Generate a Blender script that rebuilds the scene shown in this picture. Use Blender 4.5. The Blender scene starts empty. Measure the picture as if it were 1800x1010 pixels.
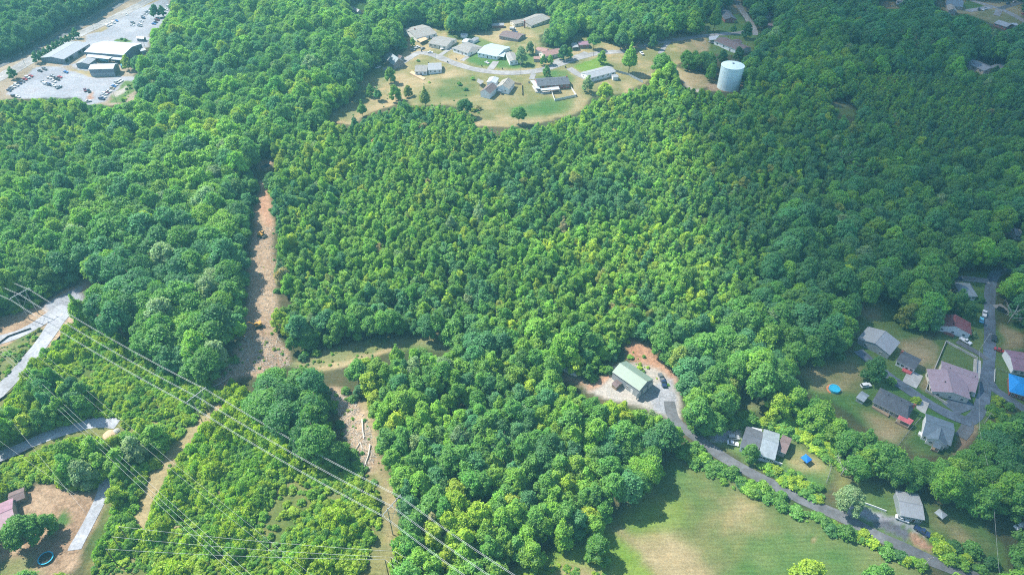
import bpy, math, random
import numpy as np
from mathutils import Vector
R = math.radians
rng = np.random.RandomState(7)
random.seed(7)
scene = bpy.context.scene
COL = scene.collection

# ------------------------------------------------------------ camera, world, sun, exposure
CAMZ, PITCH, FPX = 225.0, R(40.0), 1200.0          # FPX: focal length for an 1800 px wide frame
cam = bpy.data.cameras.new('camera'); camo = bpy.data.objects.new('camera', cam); COL.objects.link(camo)
cam.sensor_width = 36.0; cam.lens = 36.0 * FPX / 1800.0; cam.clip_start = 1.0; cam.clip_end = 20000.0
camo.location = (0, 0, CAMZ); camo.rotation_euler = (math.pi / 2 - PITCH, 0, 0)
scene.camera = camo
SUN_EL = R(52.0); SUN_AZ = math.atan2(0.43, -0.90)  # direction towards the sun, measured from +x
sdir = Vector((math.cos(SUN_AZ) * math.cos(SUN_EL), math.sin(SUN_AZ) * math.cos(SUN_EL), math.sin(SUN_EL)))
world = bpy.data.worlds.new('World'); scene.world = world; world.use_nodes = True
wn = world.node_tree.nodes; wl = world.node_tree.links
bg = wn['Background']; sky = wn.new('ShaderNodeTexSky'); sky.sky_type = 'NISHITA'; sky.sun_disc = False
sky.sun_elevation = SUN_EL; sky.sun_rotation = math.pi / 2 - SUN_AZ
sky.air_density = 1.0; sky.dust_density = 0.6; sky.ozone_density = 2.0
wl.new(sky.outputs[0], bg.inputs[0]); bg.inputs[1].default_value = 0.15
sun = bpy.data.lights.new('sun', 'SUN'); suno = bpy.data.objects.new('sun', sun); COL.objects.link(suno)
sun.energy = 4.9; sun.angle = R(0.5); sun.color = (1.0, 0.95, 0.84)
suno.rotation_euler = sdir.to_track_quat('Z', 'Y').to_euler()
scene.view_settings.view_transform = 'Standard'; scene.view_settings.look = 'None'
scene.view_settings.exposure = 1.12; scene.view_settings.gamma = 1.0
scene.cycles.max_bounces = 5; scene.cycles.diffuse_bounces = 3; scene.cycles.transmission_bounces = 3
scene.cycles.volume_bounces = 0; scene.cycles.transparent_max_bounces = 8
scene.cycles.use_adaptive_sampling = True; scene.cycles.adaptive_threshold = 0.02
scene.cycles.use_denoising = False; scene.render.filter_size = 1.1; scene.cycles.filter_width = 1.1

# ------------------------------------------------------------ terrain height and pixel -> place
FWD = np.array([0, math.cos(PITCH), -math.sin(PITCH)]); UP = np.array([0, math.sin(PITCH), math.cos(PITCH)])
def hz(x, y):
    x = np.asarray(x, float); y = np.asarray(y, float)
    z = 12 * np.exp(-((x - 20) / 330) ** 2 - ((y - 560) / 130) ** 2)
    z = z + 9 * np.exp(-((x + 20) / 110) ** 2 - ((y - 390) / 70) ** 2)
    z = z - 9 * np.exp(-((x - 260) / 90) ** 2 - ((y - 280) / 160) ** 2)
    z = z + 6 * np.exp(-((x - 190) / 60) ** 2 - ((y - 420) / 60) ** 2)
    z = z - 6 * np.exp(-((x + 95) / 26) ** 2 - ((y - 370) / 140) ** 2)
    z = z + 2.2 * np.sin(x / 37 + 0.6 * np.sin(y / 61)) * np.sin(y / 43 + 1.3)
    return z
def at(px, py, h=0.0):
    """point h metres above the ground that the photograph shows at (px, py)"""
    d = FWD + (px - 900) / FPX * np.array([1.0, 0, 0]) + (505 - py) / FPX * UP
    z = 0.0
    for _ in range(25):
        t = (z + h - CAMZ) / d[2]
        x, y = d[0] * t, d[1] * t
        z = 0.5 * z + 0.5 * float(hz(x, y))
    return Vector((x, y, z + h))
def proj(x, y, z):
    x = np.asarray(x, float); dz = np.asarray(z, float) - CAMZ
    dep = y * FWD[1] + dz * FWD[2]; u = y * UP[1] + dz * UP[2]
    return 900 + FPX * x / dep, 505 - FPX * u / dep, dep
def ground(x, y): return float(hz(x, y))

# ------------------------------------------------------------ tagging helpers
def tag(o, label=None, cat=None, group=None, kind=None):
    if label: o['label'] = label
    if cat: o['category'] = cat
    if group: o['group'] = group
    if kind: o['kind'] = kind
    return o
def empty(name, loc, label=None, cat=None, group=None, rz=0.0):
    o = bpy.data.objects.new(name, None); COL.objects.link(o)
    o.location = loc; o.rotation_euler = (0, 0, rz); o.empty_display_size = 0.5
    return tag(o, label, cat, group)
class MB:
    def __init__(s): s.v = []; s.f = []; s.uv = []; s.m = []
    def face(s, pts, uv=None, m=0):
        b = len(s.v); s.v += [tuple(p) for p in pts]; s.f.append(tuple(range(b, b + len(pts))))
        s.uv.append(uv or [(0, 0)] * len(pts)); s.m.append(m)
    def box(s, x0, x1, y0, y1, z0, z1, fr=None, m=0, top=1.0, topy=None):
        fr = fr or (lambda x, y, z: (x, y, z)); topy = top if topy is None else topy
        cx, cy = (x0 + x1) / 2, (y0 + y1) / 2
        def P(x, y, z):
            if z == z1: x = cx + (x - cx) * top; y = cy + (y - cy) * topy
            return fr(x, y, z)
        q = [P(x0, y0, z0), P(x1, y0, z0), P(x1, y1, z0), P(x0, y1, z0), P(x0, y0, z1), P(x1, y0, z1), P(x1, y1, z1), P(x0, y1, z1)]
        for a in ((3, 2, 1, 0), (4, 5, 6, 7), (0, 1, 5, 4), (1, 2, 6, 5), (2, 3, 7, 6), (3, 0, 4, 7)):
            s.face([q[i] for i in a], m=m)
        return s
    def prism(s, prof, y0, y1, fr=None, m=0):
        """profile in x,z extruded along y"""
        fr = fr or (lambda x, y, z: (x, y, z)); n = len(prof)
        s.face([fr(x, y0, z) for x, z in prof], m=m); s.face([fr(x, y1, z) for x, z in reversed(prof)], m=m)
        for i in range(n):
            (xa, za), (xb, zb) = prof[i], prof[(i + 1) % n]
            s.face([fr(xb, y0, zb), fr(xa, y0, za), fr(xa, y1, za), fr(xb, y1, zb)], m=m)
        return s
    def tube(s, pts, r0, r1=None, n=6, m=0, cap=True):
        r1 = r0 if r1 is None else r1; pts = [Vector(p) for p in pts]; N = len(pts); rings = []
        for i, p in enumerate(pts):
            d = (pts[min(i + 1, N - 1)] - pts[max(i - 1, 0)]).normalized()
            a = d.cross(Vector((0, 0, 1)))
            if a.length < 1e-3: a = Vector((1, 0, 0))
            a.normalize(); b = d.cross(a); r = r0 + (r1 - r0) * i / max(N - 1, 1)
            rings.append([p + a * (r * math.cos(2 * math.pi * k / n)) + b * (r * math.sin(2 * math.pi * k / n)) for k in range(n)])
        base = len(s.v)
        for rg in rings: s.v += [tuple(p) for p in rg]
        for i in range(N - 1):
            for k in range(n):
                a0 = base + i * n + k; a1 = base + i * n + (k + 1) % n
                s.f.append((a0, a1, a1 + n, a0 + n)); s.uv.append([(0, 0)] * 4); s.m.append(m)
        if cap:
            s.f.append(tuple(base + k for k in reversed(range(n)))); s.uv.append([(0, 0)] * n); s.m.append(m)
            s.f.append(tuple(base + (N - 1) * n + k for k in range(n))); s.uv.append([(0, 0)] * n); s.m.append(m)
        return s
    def mesh(s, name, mats, smooth=False):
        me = bpy.data.meshes.new(name); me.from_pydata(s.v, [], s.f)
        uvl = me.uv_layers.new(name='UVMap')
        flat = [c for u in s.uv for p in u for c in p]
        uvl.data.foreach_set('uv', flat)
        for m in (mats if isinstance(mats, (list, tuple)) else [mats]): me.materials.append(m)
        me.polygons.foreach_set('material_index', s.m)
        if smooth: me.polygons.foreach_set('use_smooth', [True] * len(s.f))
        me.update(); return me
    def build(s, name, mats, parent=None, smooth=False, loc=None):
        o = bpy.data.objects.new(name, s.mesh(name, mats, smooth)); COL.objects.link(o)
        if parent is not None: o.parent = parent
        if loc is not None: o.location = loc
        return o

# ------------------------------------------------------------ materials
def newmat(name):
    m = bpy.data.materials.new(name); m.use_nodes = True
    nt = m.node_tree; return m, nt, nt.nodes, nt.links, nt.nodes['Principled BSDF']
def noisy(name, col, var=0.12, scale=0.5, rough=0.85, bump=0.0, metal=0.0, col2=None, detail=6, spec=0.3):
    m, nt, N, L, P = newmat(name)
    tc = N.new('ShaderNodeTexCoord'); nz = N.new('ShaderNodeTexNoise'); nz.inputs['Scale'].default_value = scale
    nz.inputs['Detail'].default_value = detail; nz.inputs['Roughness'].default_value = 0.65
    L.new(tc.outputs['Object'], nz.inputs['Vector'])
    rp = N.new('ShaderNodeValToRGB'); rp.color_ramp.elements[0].position = 0.3; rp.color_ramp.elements[1].position = 0.7
    c2 = col2 or tuple(min(1, c * (1 + var)) for c in col); c1 = tuple(c * (1 - var) for c in col)
    rp.color_ramp.elements[0].color = (*c1, 1); rp.color_ramp.elements[1].color = (*c2, 1)
    L.new(nz.outputs['Fac'], rp.inputs[0]); L.new(rp.outputs[0], P.inputs['Base Color'])
    P.inputs['Roughness'].default_value = rough; P.inputs['Metallic'].default_value = metal
    P.inputs['Specular IOR Level'].default_value = spec
    if bump:
        b = N.new('ShaderNodeBump'); b.inputs['Strength'].default_value = bump; b.inputs['Distance'].default_value = 0.2
        L.new(nz.outputs['Fac'], b.inputs['Height']); L.new(b.outputs[0], P.inputs['Normal'])
    return m
def roofmat(name, col, kind='shingle', rough=0.8, var=0.3, stain=0.34):
    m, nt, N, L, P = newmat(name)
    uv = N.new('ShaderNodeUVMap'); tc = N.new('ShaderNodeTexCoord')
    sp = N.new('ShaderNodeSeparateXYZ'); L.new(uv.outputs[0], sp.inputs[0])
    nz = N.new('ShaderNodeTexNoise'); nz.inputs['Scale'].default_value = 0.6; nz.inputs['Detail'].default_value = 10
    nz.inputs['Roughness'].default_value = 0.7; L.new(tc.outputs['Object'], nz.inputs['Vector'])
    wv = N.new('ShaderNodeMath'); wv.operation = 'MULTIPLY'; wv.inputs[1].default_value = (1 / 0.6 if kind == 'metal' else 1 / 0.35)
    L.new(sp.outputs[0 if kind == 'metal' else 1], wv.inputs[0])
    fr = N.new('ShaderNodeMath'); fr.operation = 'FRACT'; L.new(wv.outputs[0], fr.inputs[0])
    th = N.new('ShaderNodeMath'); th.operation = 'LESS_THAN'; th.inputs[1].default_value = 0.14; L.new(fr.outputs[0], th.inputs[0])
    mx = N.new('ShaderNodeMix'); mx.data_type = 'RGBA'
    mr = N.new('ShaderNodeMapRange'); mr.inputs[1].default_value = 0.3; mr.inputs[2].default_value = 0.7
    L.new(nz.outputs['Fac'], mr.inputs[0]); L.new(mr.outputs[0], mx.inputs[0])
    mx.inputs[6].default_value = (*[c * (1 - stain) for c in col], 1); mx.inputs[7].default_value = (*[min(1, c * (1 + var * .5)) for c in col], 1)
    m2 = N.new('ShaderNodeMix'); m2.data_type = 'RGBA'; ml = N.new('ShaderNodeMath'); ml.operation = 'MULTIPLY'; ml.inputs[1].default_value = 0.35 if kind == 'metal' else 0.3
    L.new(th.outputs[0], ml.inputs[0]); L.new(ml.outputs[0], m2.inputs[0]); L.new(mx.outputs[2], m2.inputs[6])
    m2.inputs[7].default_value = (*[c * 0.55 for c in col], 1); L.new(m2.outputs[2], P.inputs['Base Color'])
    P.inputs['Roughness'].default_value = 0.45 if kind == 'metal' else 0.9
    P.inputs['Specular IOR Level'].default_value = 0.35
    return m
M = {}
M['white'] = noisy('white_siding', (.66, .67, .67), .08, 1.5); M['cream'] = noisy('cream_siding', (.60, .56, .48), .1, 1.5)
M['grey_wall'] = noisy('grey_siding', (.17, .19, .22), .12, 1.0); M['brick'] = noisy('red_brick', (.25, .09, .07), .25, 3.0)
M['tan_wall'] = noisy('tan_siding', (.33, .29, .25), .12, 1.0); M['grey_brick'] = noisy('grey_brick', (.22, .19, .18), .2, 3)
M['light_metal'] = noisy('light_metal_wall', (.26, .29, .31), .1, 1.0, .5)
M['trim'] = noisy('white_trim', (.6, .6, .58), .06, 2.0, .5)
M['glass'] = noisy('window_glass', (.03, .04, .05), .3, .4, .12, spec=.8)
M['dark'] = noisy('dark_opening', (.025, .028, .03), .3, 1.0)  # near-black: painted shade for open bays, plain black for bins
M['door'] = noisy('door_paint', (.10, .06, .05), .2, 2.0, .5)
M['wood'] = noisy('weathered_wood', (.26, .19, .13), .25, 2.0); M['wood_new'] = noisy('new_wood', (.42, .30, .19), .2, 2.0)
M['concrete'] = noisy('concrete', (.36, .35, .33), .15, .5); M['steel'] = noisy('galvanised_steel', (.28, .29, .29), .15, 2, .45, metal=.5)
M['pole'] = noisy('pole_wood', (.13, .10, .08), .3, 1.0); M['rubber'] = noisy('rubber', (.02, .02, .02), .2, 3)
M['r_grey'] = roofmat('grey_shingle', (.235, .23, .22)); M['r_dark'] = roofmat('charcoal_shingle', (.085, .095, .115))
M['r_tan'] = roofmat('tan_shingle', (.27, .25, .22)); M['r_white'] = roofmat('white_metal_roof', (.36, .38, .42), 'metal', stain=.1)
M['r_lgrey'] = roofmat('pale_metal_roof', (.25, .26, .275), 'metal', stain=.12); M['r_blue'] = roofmat('pale_blue_roof', (.30, .37, .42), 'shingle', stain=.15)
M['r_green'] = roofmat('sage_metal_roof', (.16, .22, .175), 'metal', stain=.06); M['r_red'] = roofmat('maroon_metal_roof', (.20, .06, .07), 'metal')
M['r_mauve'] = roofmat('mauve_roof', (.27, .20, .23), 'shingle', stain=.12); M['r_plum'] = roofmat('plum_metal_roof', (.26, .15, .20), 'metal')
M['r_brown'] = roofmat('brown_shingle', (.15, .11, .11)); M['r_rose'] = roofmat('faded_red_shingle', (.30, .18, .16))
M['r_slate'] = roofmat('slate_blue_roof', (.12, .16, .20)); M['r_bright'] = roofmat('bright_blue_roof', (.01, .20, .50), 'metal', stain=.08)
M['r_pink'] = roofmat('pink_red_roof', (.55, .12, .13), 'metal'); M['r_steel'] = roofmat('steel_roof', (.22, .26, .29), 'metal')
M['ash'] = noisy('asphalt', (.095, .10, .11), .3, .35, .9, .1); M['ash_pale'] = noisy('worn_asphalt', (.22, .215, .215), .2, .25, .9, .1)
M['gravel'] = noisy('gravel', (.25, .26, .285), .25, .9, .95, .3); M['ash_dark'] = noisy('dark_asphalt', (.085, .105, .135), .3, .3, .9)
M['paint_line'] = noisy('road_paint', (.5, .48, .4), .2, 1.0); M['tank'] = noisy('tank_paint', (.56, .69, .70), .10, .5, .4, col2=(.64, .76, .76))
M['wire'] = noisy('conductor', (.50, .52, .51), .05, .02, .8)
M['pool'] = noisy('pool_water', (.02, .32, .48), .15, .8, .08, spec=.8); M['blue_cloth'] = noisy('blue_canvas', (.01, .13, .50), .1, 2)
M['orange'] = noisy('orange_deck', (.45, .17, .08), .3, 1); M['yellow'] = noisy('machine_yellow', (.40, .22, .04), .15, 2, .5)
M['silt'] = noisy('silt_fence_cloth', (.035, .035, .04), .2, 1); M['wood_pale'] = noisy('bleached_wood', (.48, .44, .38), .2, 1.5)
mp_ = M['tank'].node_tree; mm_ = mp_.nodes.new('ShaderNodeMapping'); mm_.inputs['Scale'].default_value = (1.6, 1.6, .12)       # faint run marks down the shell
mp_.links.new(mp_.nodes['Texture Coordinate'].outputs['Object'], mm_.inputs[0]); mp_.links.new(mm_.outputs[0], mp_.nodes['Noise Texture'].inputs['Vector'])
def wear(m, s=.06, lo=.72, hi=1.3):
    """large worn patches and fine grit on a road surface"""
    nt = m.node_tree; N, L = nt.nodes, nt.links; P = N['Principled BSDF']; src = P.inputs['Base Color'].links[0].from_socket; tc = N['Texture Coordinate']
    a = N.new('ShaderNodeTexNoise'); a.inputs['Scale'].default_value = s; a.inputs['Detail'].default_value = 9; a.inputs['Roughness'].default_value = .75; a.inputs['Distortion'].default_value = .6; L.new(tc.outputs['Object'], a.inputs['Vector'])
    r = N.new('ShaderNodeMapRange'); r.inputs[1].default_value = .35; r.inputs[2].default_value = .65; r.inputs[3].default_value = lo; r.inputs[4].default_value = hi; L.new(a.outputs['Fac'], r.inputs[0])
    v = N.new('ShaderNodeVectorMath'); v.operation = 'SCALE'; L.new(src, v.inputs[0]); L.new(r.outputs[0], v.inputs['Scale']); L.new(v.outputs[0], P.inputs['Base Color'])
for k_ in ('ash', 'ash_pale', 'ash_dark', 'gravel', 'concrete'): wear(M[k_])
def carpaint():
    m, nt, N, L, P = newmat('car_paint'); a = N.new('ShaderNodeAttribute'); a.attribute_type = 'OBJECT'; a.attribute_name = 'paint'
    L.new(a.outputs['Color'], P.inputs['Base Color']); P.inputs['Roughness'].default_value = 0.3; P.inputs['Coat Weight'].default_value = 0.4
    return m
M['car'] = carpaint()
# ------------------------------------------------------------ ground: zones traced on the place
def strip(pts, w):
    """pixel polyline -> world polyline, resampled"""
    W3 = [at(*p) for p in pts]; out = []
    n = len(W3)
    for i in range(n - 1):
        p0 = W3[max(i - 1, 0)]; p1 = W3[i]; p2 = W3[i + 1]; p3 = W3[min(i + 2, n - 1)]
        k = max(2, int((p2 - p1).length / 3))
        for j in range(k):
            t = j / k
            q = 0.5 * ((2 * p1) + (p2 - p0) * t + (2 * p0 - 5 * p1 + 4 * p2 - p3) * t * t + (3 * p1 - p0 - 3 * p2 + p3) * t ** 3)
            out.append(q)
    out.append(W3[-1]); return out
ZCOL = {  # real-world base colours of the ground covers
    'forest': ((.035, .055, .02), (.07, .065, .035)), 'meadow': ((.065, .105, .03), (.145, .145, .06)), 'bright': ((.09, .175, .022), (.14, .20, .04)),
    'lawn': ((.05, .115, .028), (.10, .14, .045)), 'dry': ((.135, .14, .055), (.27, .215, .12)), 'tan': ((.20, .165, .085), (.28, .23, .13)),
    'dirt': ((.22, .15, .098), (.32, .235, .16)), 'clay': ((.27, .145, .09), (.34, .215, .145)), 'gravel': ((.205, .215, .24), (.265, .275, .30)),
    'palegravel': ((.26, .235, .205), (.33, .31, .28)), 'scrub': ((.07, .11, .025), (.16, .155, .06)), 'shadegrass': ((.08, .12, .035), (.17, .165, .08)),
    'roadside': ((.19, .155, .11), (.27, .225, .17)), 'asphalt': ((.075, .08, .10), (.11, .115, .13))}
Z = []   # (zone, polygon px, softness m, is open)
def zone(kind, poly, soft=1.2, op=True, sc=1.0, ox=0, oy=0): Z.append((kind, [(ox + x / sc, oy + y / sc) for x, y in poly], soft, op))
# industrial corner
zone('roadside', [(-200, 480), (90, 400), (250, 320), (450, 200), (640, 110), (830, -20), (1210, -20), (1190, 60), (1130, 190), (1060, 180), (1050, 330), (970, 370), (940, 400), (900, 420), (955, 500), (930, 570), (960, 700), (880, 722), (760, 745), (620, 720), (560, 665), (500, 690), (140, 690), (-200, 720)], sc=4)
zone('gravel', [(110, 600), (180, 530), (260, 475), (440, 470), (480, 500), (660, 550), (820, 540), (945, 540), (945, 575), (870, 575), (745, 715), (600, 735), (560, 690), (380, 695), (140, 692), (40, 660)], .8, False, 4)
zone('gravel', [(600, 250), (700, 215), (860, 105), (1040, 20), (1180, -10), (1200, 40), (1130, 190), (1050, 240), (1040, 340), (860, 310), (620, 330), (480, 440), (600, 540), (700, 400), (440, 470), (600, 300)], .8, False, 4)
zone('tan', [(480, 482), (640, 505), (655, 545), (560, 525)], .6, False, 4); zone('lawn', [(800, 290), (830, 270), (930, 285), (920, 308), (800, 303)], .6, False, 4)
zone('lawn', [(760, 725), (870, 570), (940, 575), (930, 640), (860, 725)], 1, False, 4); zone('palegravel', [(800, 650), (890, 600), (900, 625), (830, 680)], 1, False, 4)
zone('clay', [(615, 700), (650, 640), (668, 650), (650, 700)], 1, False, 4); zone('tan', [(640, 230), (730, 190), (760, 200), (700, 228)], .6, False, 4)
zone('tan', [(960, 55), (1080, 0), (1130, 0), (990, 55)], .6, False, 4)
# neighbourhood on the ridge
zone('dry', [(70, 850), (200, 760), (320, 680), (330, 590), (430, 490), (500, 465), (640, 370), (660, 270), (850, 190), (930, 200), (960, 262), (1100, 245), (1240, 215), (1260, 160), (1390, 130), (1660, 90), (1670, 200), (1600, 250), (1590, 330), (1800, 335), (1830, 250), (1960, 250), (2160, 350), (2300, 300), (2330, 380), (2360, 560), (2330, 590), (2200, 650), (1960, 690), (1890, 780), (1650, 850), (1530, 870), (1400, 890), (1140, 890), (1120, 790), (960, 740), (700, 740), (650, 700), (400, 800), (270, 880)], 1.5, True, 4, 550)
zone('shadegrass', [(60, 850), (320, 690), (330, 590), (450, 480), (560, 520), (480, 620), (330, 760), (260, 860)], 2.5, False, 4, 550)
zone('lawn', [(1060, 420), (1160, 360), (1560, 380), (1560, 480), (1330, 480), (1200, 460)], 2, False, 4, 550)
zone('bright', [(630, 465), (760, 425), (860, 390), (960, 400), (960, 440), (870, 470), (690, 510)], 1.5, False, 4, 850)
zone('lawn', [(920, 190), (1240, 280), (1300, 330), (1180, 330), (960, 260)], 2, False, 4, 550); zone('lawn', [(370, 540), (500, 490), (600, 500), (650, 560), (600, 640), (480, 540)], 3, False, 4, 850)
zone('meadow', [(900, 560), (1150, 520), (1180, 640), (1040, 700), (860, 680)], 4, False, 4, 550)
zone('lawn', [(180, 760), (430, 700), (640, 690), (600, 790), (330, 840), (200, 820)], 4, False, 4, 850)
zone('dry', [(1060, 60), (1290, 10), (1290, 60), (1180, 120), (1120, 130), (1070, 120)], 1.5, False)
zone('lawn', [(1230, 30), (1300, 25), (1325, 65), (1300, 100), (1235, 90), (1240, 50)], 1.5, True); zone('palegravel', [(1190, 132), (1215, 140), (1232, 152), (1240, 165), (1215, 160), (1200, 145)], 1.5, False)
zone('dry', [(1075, 98), (1130, 84), (1190, 70), (1245, 63), (1262, 60), (1262, 72), (1240, 92), (1200, 84), (1188, 104), (1150, 118), (1142, 140), (1118, 142), (1105, 132)], 2.0, True)
zone('lawn', [(1240, 60), (1330, 58), (1332, 78), (1322, 96), (1250, 94)], 1.5, True); zone('dry', [(1185, 118), (1240, 130), (1250, 150), (1225, 158), (1195, 142)], 2, True)
zone('dirt', [(1240, 146), (1308, 146), (1308, 158), (1290, 162), (1250, 160)], 2, True)
zone('dry', [(1252, 0), (1340, 0), (1340, 20), (1280, 25), (1250, 20)], 2, False); zone('lawn', [(612, 2), (645, 2), (645, 18), (618, 18)], 2, True)
# far corner upper edge
zone('dry', [(1640, 0), (1800, 0), (1800, 45), (1770, 48), (1745, 42), (1700, 25), (1665, 22), (1645, 12)], 1.5, True)
zone('lawn', [(1690, 5), (1700, 0), (1735, 12), (1700, 20)], 1, False); zone('dry', [(1535, 0), (1570, 0), (1580, 16), (1560, 16)], 1, True)
zone('dirt', [(1700, 100), (1760, 105), (1765, 130), (1735, 135), (1705, 125)], 2, False)
zone('shadegrass', [(1452, 176), (1480, 180), (1508, 196), (1502, 207), (1478, 200)], 1, True)
# felled strip and its foot
zone('dirt', [(448, 280), (482, 280), (474, 298), (455, 298)], 1.0); zone('dirt', [(455, 318), (468, 322), (472, 345), (482, 380), (484, 450), (487, 540), (492, 590), (518, 640), (450, 658), (415, 660), (388, 695), (360, 692), (400, 640), (422, 600), (432, 540), (440, 450), (443, 380), (452, 340)], 1.5)
zone('clay', [(452, 330), (468, 330), (478, 360), (476, 400), (458, 390)], 2, False)
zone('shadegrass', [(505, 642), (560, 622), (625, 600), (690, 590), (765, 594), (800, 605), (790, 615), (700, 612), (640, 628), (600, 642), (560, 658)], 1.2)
zone('tan', [(545, 650), (600, 636), (640, 620), (700, 606), (700, 612), (640, 628), (600, 645), (560, 656)], .7, False)
zone('dirt', [(572, 680), (600, 684), (622, 706), (648, 702), (655, 750), (664, 800), (680, 832), (640, 832), (612, 800), (602, 740), (575, 705)], 1.5)
zone('tan', [(628, 704), (650, 700), (658, 750), (668, 810), (655, 810), (645, 760)], 1.5, False)
zone('scrub', [(640, 830), (690, 830), (720, 900), (705, 1020), (600, 1020), (650, 900)], 3, False)
zone('tan', [(652, 815), (676, 815), (700, 880), (700, 930), (682, 1030), (632, 1030), (660, 930), (670, 880)], 2.5, True)
# metal shed clearing
zone('palegravel', [(1025, 676), (1060, 662), (1080, 640), (1150, 640), (1185, 660), (1192, 700), (1196, 745), (1150, 724), (1110, 712), (1040, 694)], 1.2)
zone('clay', [(1098, 605), (1110, 592), (1130, 600), (1150, 622), (1182, 655), (1190, 680), (1175, 665), (1150, 650), (1100, 635)], 1.5)
zone('clay', [(1030, 674), (1060, 660), (1075, 645), (1080, 655), (1060, 676), (1040, 690)], 1.2, False); zone('gravel', [(1140, 690), (1160, 665), (1180, 665), (1188, 735), (1150, 722)], 1.2, False)
zone('dirt', [(985, 645), (1035, 672), (1030, 684), (990, 668)], 1, True)
# meadow below the forest
zone('meadow', [(1185, 800), (1250, 828), (1330, 858), (1400, 893), (1470, 922), (1530, 955), (1640, 1012), (1640, 1080), (860, 1080), (905, 1000), (960, 985), (1010, 958), (1060, 925), (1085, 905), (1130, 870), (1150, 840)], 1.5)
zone('bright', [(860, 1080), (900, 1005), (1000, 960), (1068, 922), (1130, 980), (1175, 1060)], 2, False)
zone('tan', [(1062, 922), (1120, 938), (1170, 930), (1215, 965), (1255, 1010), (1270, 1060), (1190, 1070), (1135, 985)], 3, False)
zone('bright', [(1085, 905), (1150, 870), (1200, 880), (1190, 920), (1120, 940)], 7, False); zone('dry', [(1270, 860), (1330, 880), (1370, 930), (1320, 950), (1280, 910)], 9, False); zone('lawn', [(1180, 815), (1240, 835), (1230, 865), (1150, 865)], 6, False); zone('dry', [(1400, 910), (1500, 950), (1540, 985), (1450, 960)], 8, False)
zone('dry', [(985, 990), (1050, 1000), (1080, 1060), (960, 1050)], 4, False); zone('lawn', [(1280, 960), (1360, 930), (1480, 950), (1600, 1010), (1500, 1060), (1300, 1060)], 10, False)
zone('tan', [(1426, 948), (1438, 935), (1442, 938), (1432, 952)], .5, False)
# houses on the eastern road
zone('lawn', [(1500, 575), (1530, 528), (1572, 532), (1600, 575), (1645, 600), (1690, 560), (1680, 520), (1672, 482), (1740, 480), (1742, 740), (1760, 690), (1800, 715), (1800, 560), (1745, 575), (1752, 480), (1738, 760), (1668, 762), (1600, 785), (1570, 790), (1530, 758), (1480, 712), (1430, 700), (1398, 650), (1440, 635), (1500, 625)], 1.5)
zone('dry', [(1570, 600), (1640, 595), (1655, 610), (1635, 640), (1610, 650), (1580, 615)], 3, False); zone('dry', [(1400, 648), (1500, 628), (1520, 650), (1500, 690), (1440, 692)], 3, False)
zone('dry', [(1510, 720), (1570, 735), (1610, 755), (1580, 785), (1545, 770)], 3, False); zone('tan', [(1755, 568), (1800, 585), (1800, 612), (1760, 610)], 2, False)
zone('lawn', [(1650, 605), (1662, 600), (1712, 628), (1712, 650), (1648, 640)], 1, False); zone('tan', [(1628, 655), (1640, 640), (1652, 600), (1640, 690), (1690, 715), (1625, 688)], 1, False)
zone('dry', [(1515, 540), (1550, 540), (1548, 562), (1520, 566)], 2, False); zone('lawn', [(1618, 755), (1640, 735), (1668, 745), (1690, 760), (1690, 800), (1610, 800), (1600, 780)], 2, True)
zone('dirt', [(1690, 760), (1712, 745), (1722, 750), (1700, 790), (1672, 815)], 1.5, True)
zone('lawn', [(1240, 775), (1260, 755), (1330, 748), (1400, 772), (1462, 820), (1450, 852), (1445, 868), (1380, 850), (1310, 815)], 1.5)
zone('dry', [(1400, 778), (1440, 800), (1452, 830), (1400, 820), (1385, 795)], 3, False); zone('shadegrass', [(1290, 710), (1350, 712), (1400, 735), (1370, 742), (1330, 722), (1270, 740)], 2)
zone('scrub', [(1372, 745), (1420, 752), (1478, 800), (1492, 842), (1480, 870), (1462, 850), (1465, 820), (1412, 778)], 2, True)
zone('gravel', [(1240, 770), (1258, 757), (1300, 752), (1308, 770), (1262, 782)], .6, False)
zone('lawn', [(1470, 880), (1500, 840), (1560, 855), (1640, 890), (1700, 900), (1770, 960), (1780, 1015), (1690, 1015), (1640, 985), (1560, 945), (1480, 905)], 1.5)
zone('gravel', [(1478, 892), (1490, 875), (1512, 880), (1560, 905), (1600, 920), (1640, 935), (1636, 946), (1590, 925), (1540, 908), (1515, 905), (1500, 910)], .6, False)
zone('asphalt', [(1538, 908), (1560, 914), (1602, 936), (1598, 952), (1570, 940), (1536, 922)], .5, False); zone('clay', [(1604, 938), (1618, 940), (1638, 958), (1636, 968), (1602, 952)], .8, False)
zone('dry', [(1640, 900), (1700, 930), (1740, 970), (1700, 975), (1650, 930)], 4, False); zone('dirt', [(1786, 890), (1800, 885), (1800, 920), (1786, 905)], 1)
# western side: quarry-like gravel roads, corridor, yard
zone('dirt', [(-30, 610), (-30, 565), (40, 545), (75, 530), (135, 490), (180, 485), (140, 515), (152, 548), (120, 580), (60, 640), (0, 712), (-30, 740)], 1)
zone('gravel', [(72, 542), (95, 526), (135, 504), (142, 520), (150, 545), (112, 562), (92, 552)], 1, False)
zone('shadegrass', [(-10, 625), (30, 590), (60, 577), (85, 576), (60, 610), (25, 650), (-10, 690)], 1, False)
zone('dirt', [(-20, 790), (60, 765), (120, 752), (165, 735), (212, 735), (210, 765), (180, 772), (160, 755), (60, 790), (-20, 825)], 1)
zone('dirt', [(20, 870), (60, 852), (90, 845), (130, 862), (175, 860), (198, 838), (195, 865), (160, 940), (125, 1000), (88, 1020), (-20, 1020), (-20, 950), (60, 940)], 1.2)
zone('lawn', [(98, 895), (112, 900), (118, 918), (104, 932), (90, 925)], .8, False); zone('shadegrass', [(-20, 985), (60, 985), (80, 1020), (-20, 1020)], 2, False)
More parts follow.
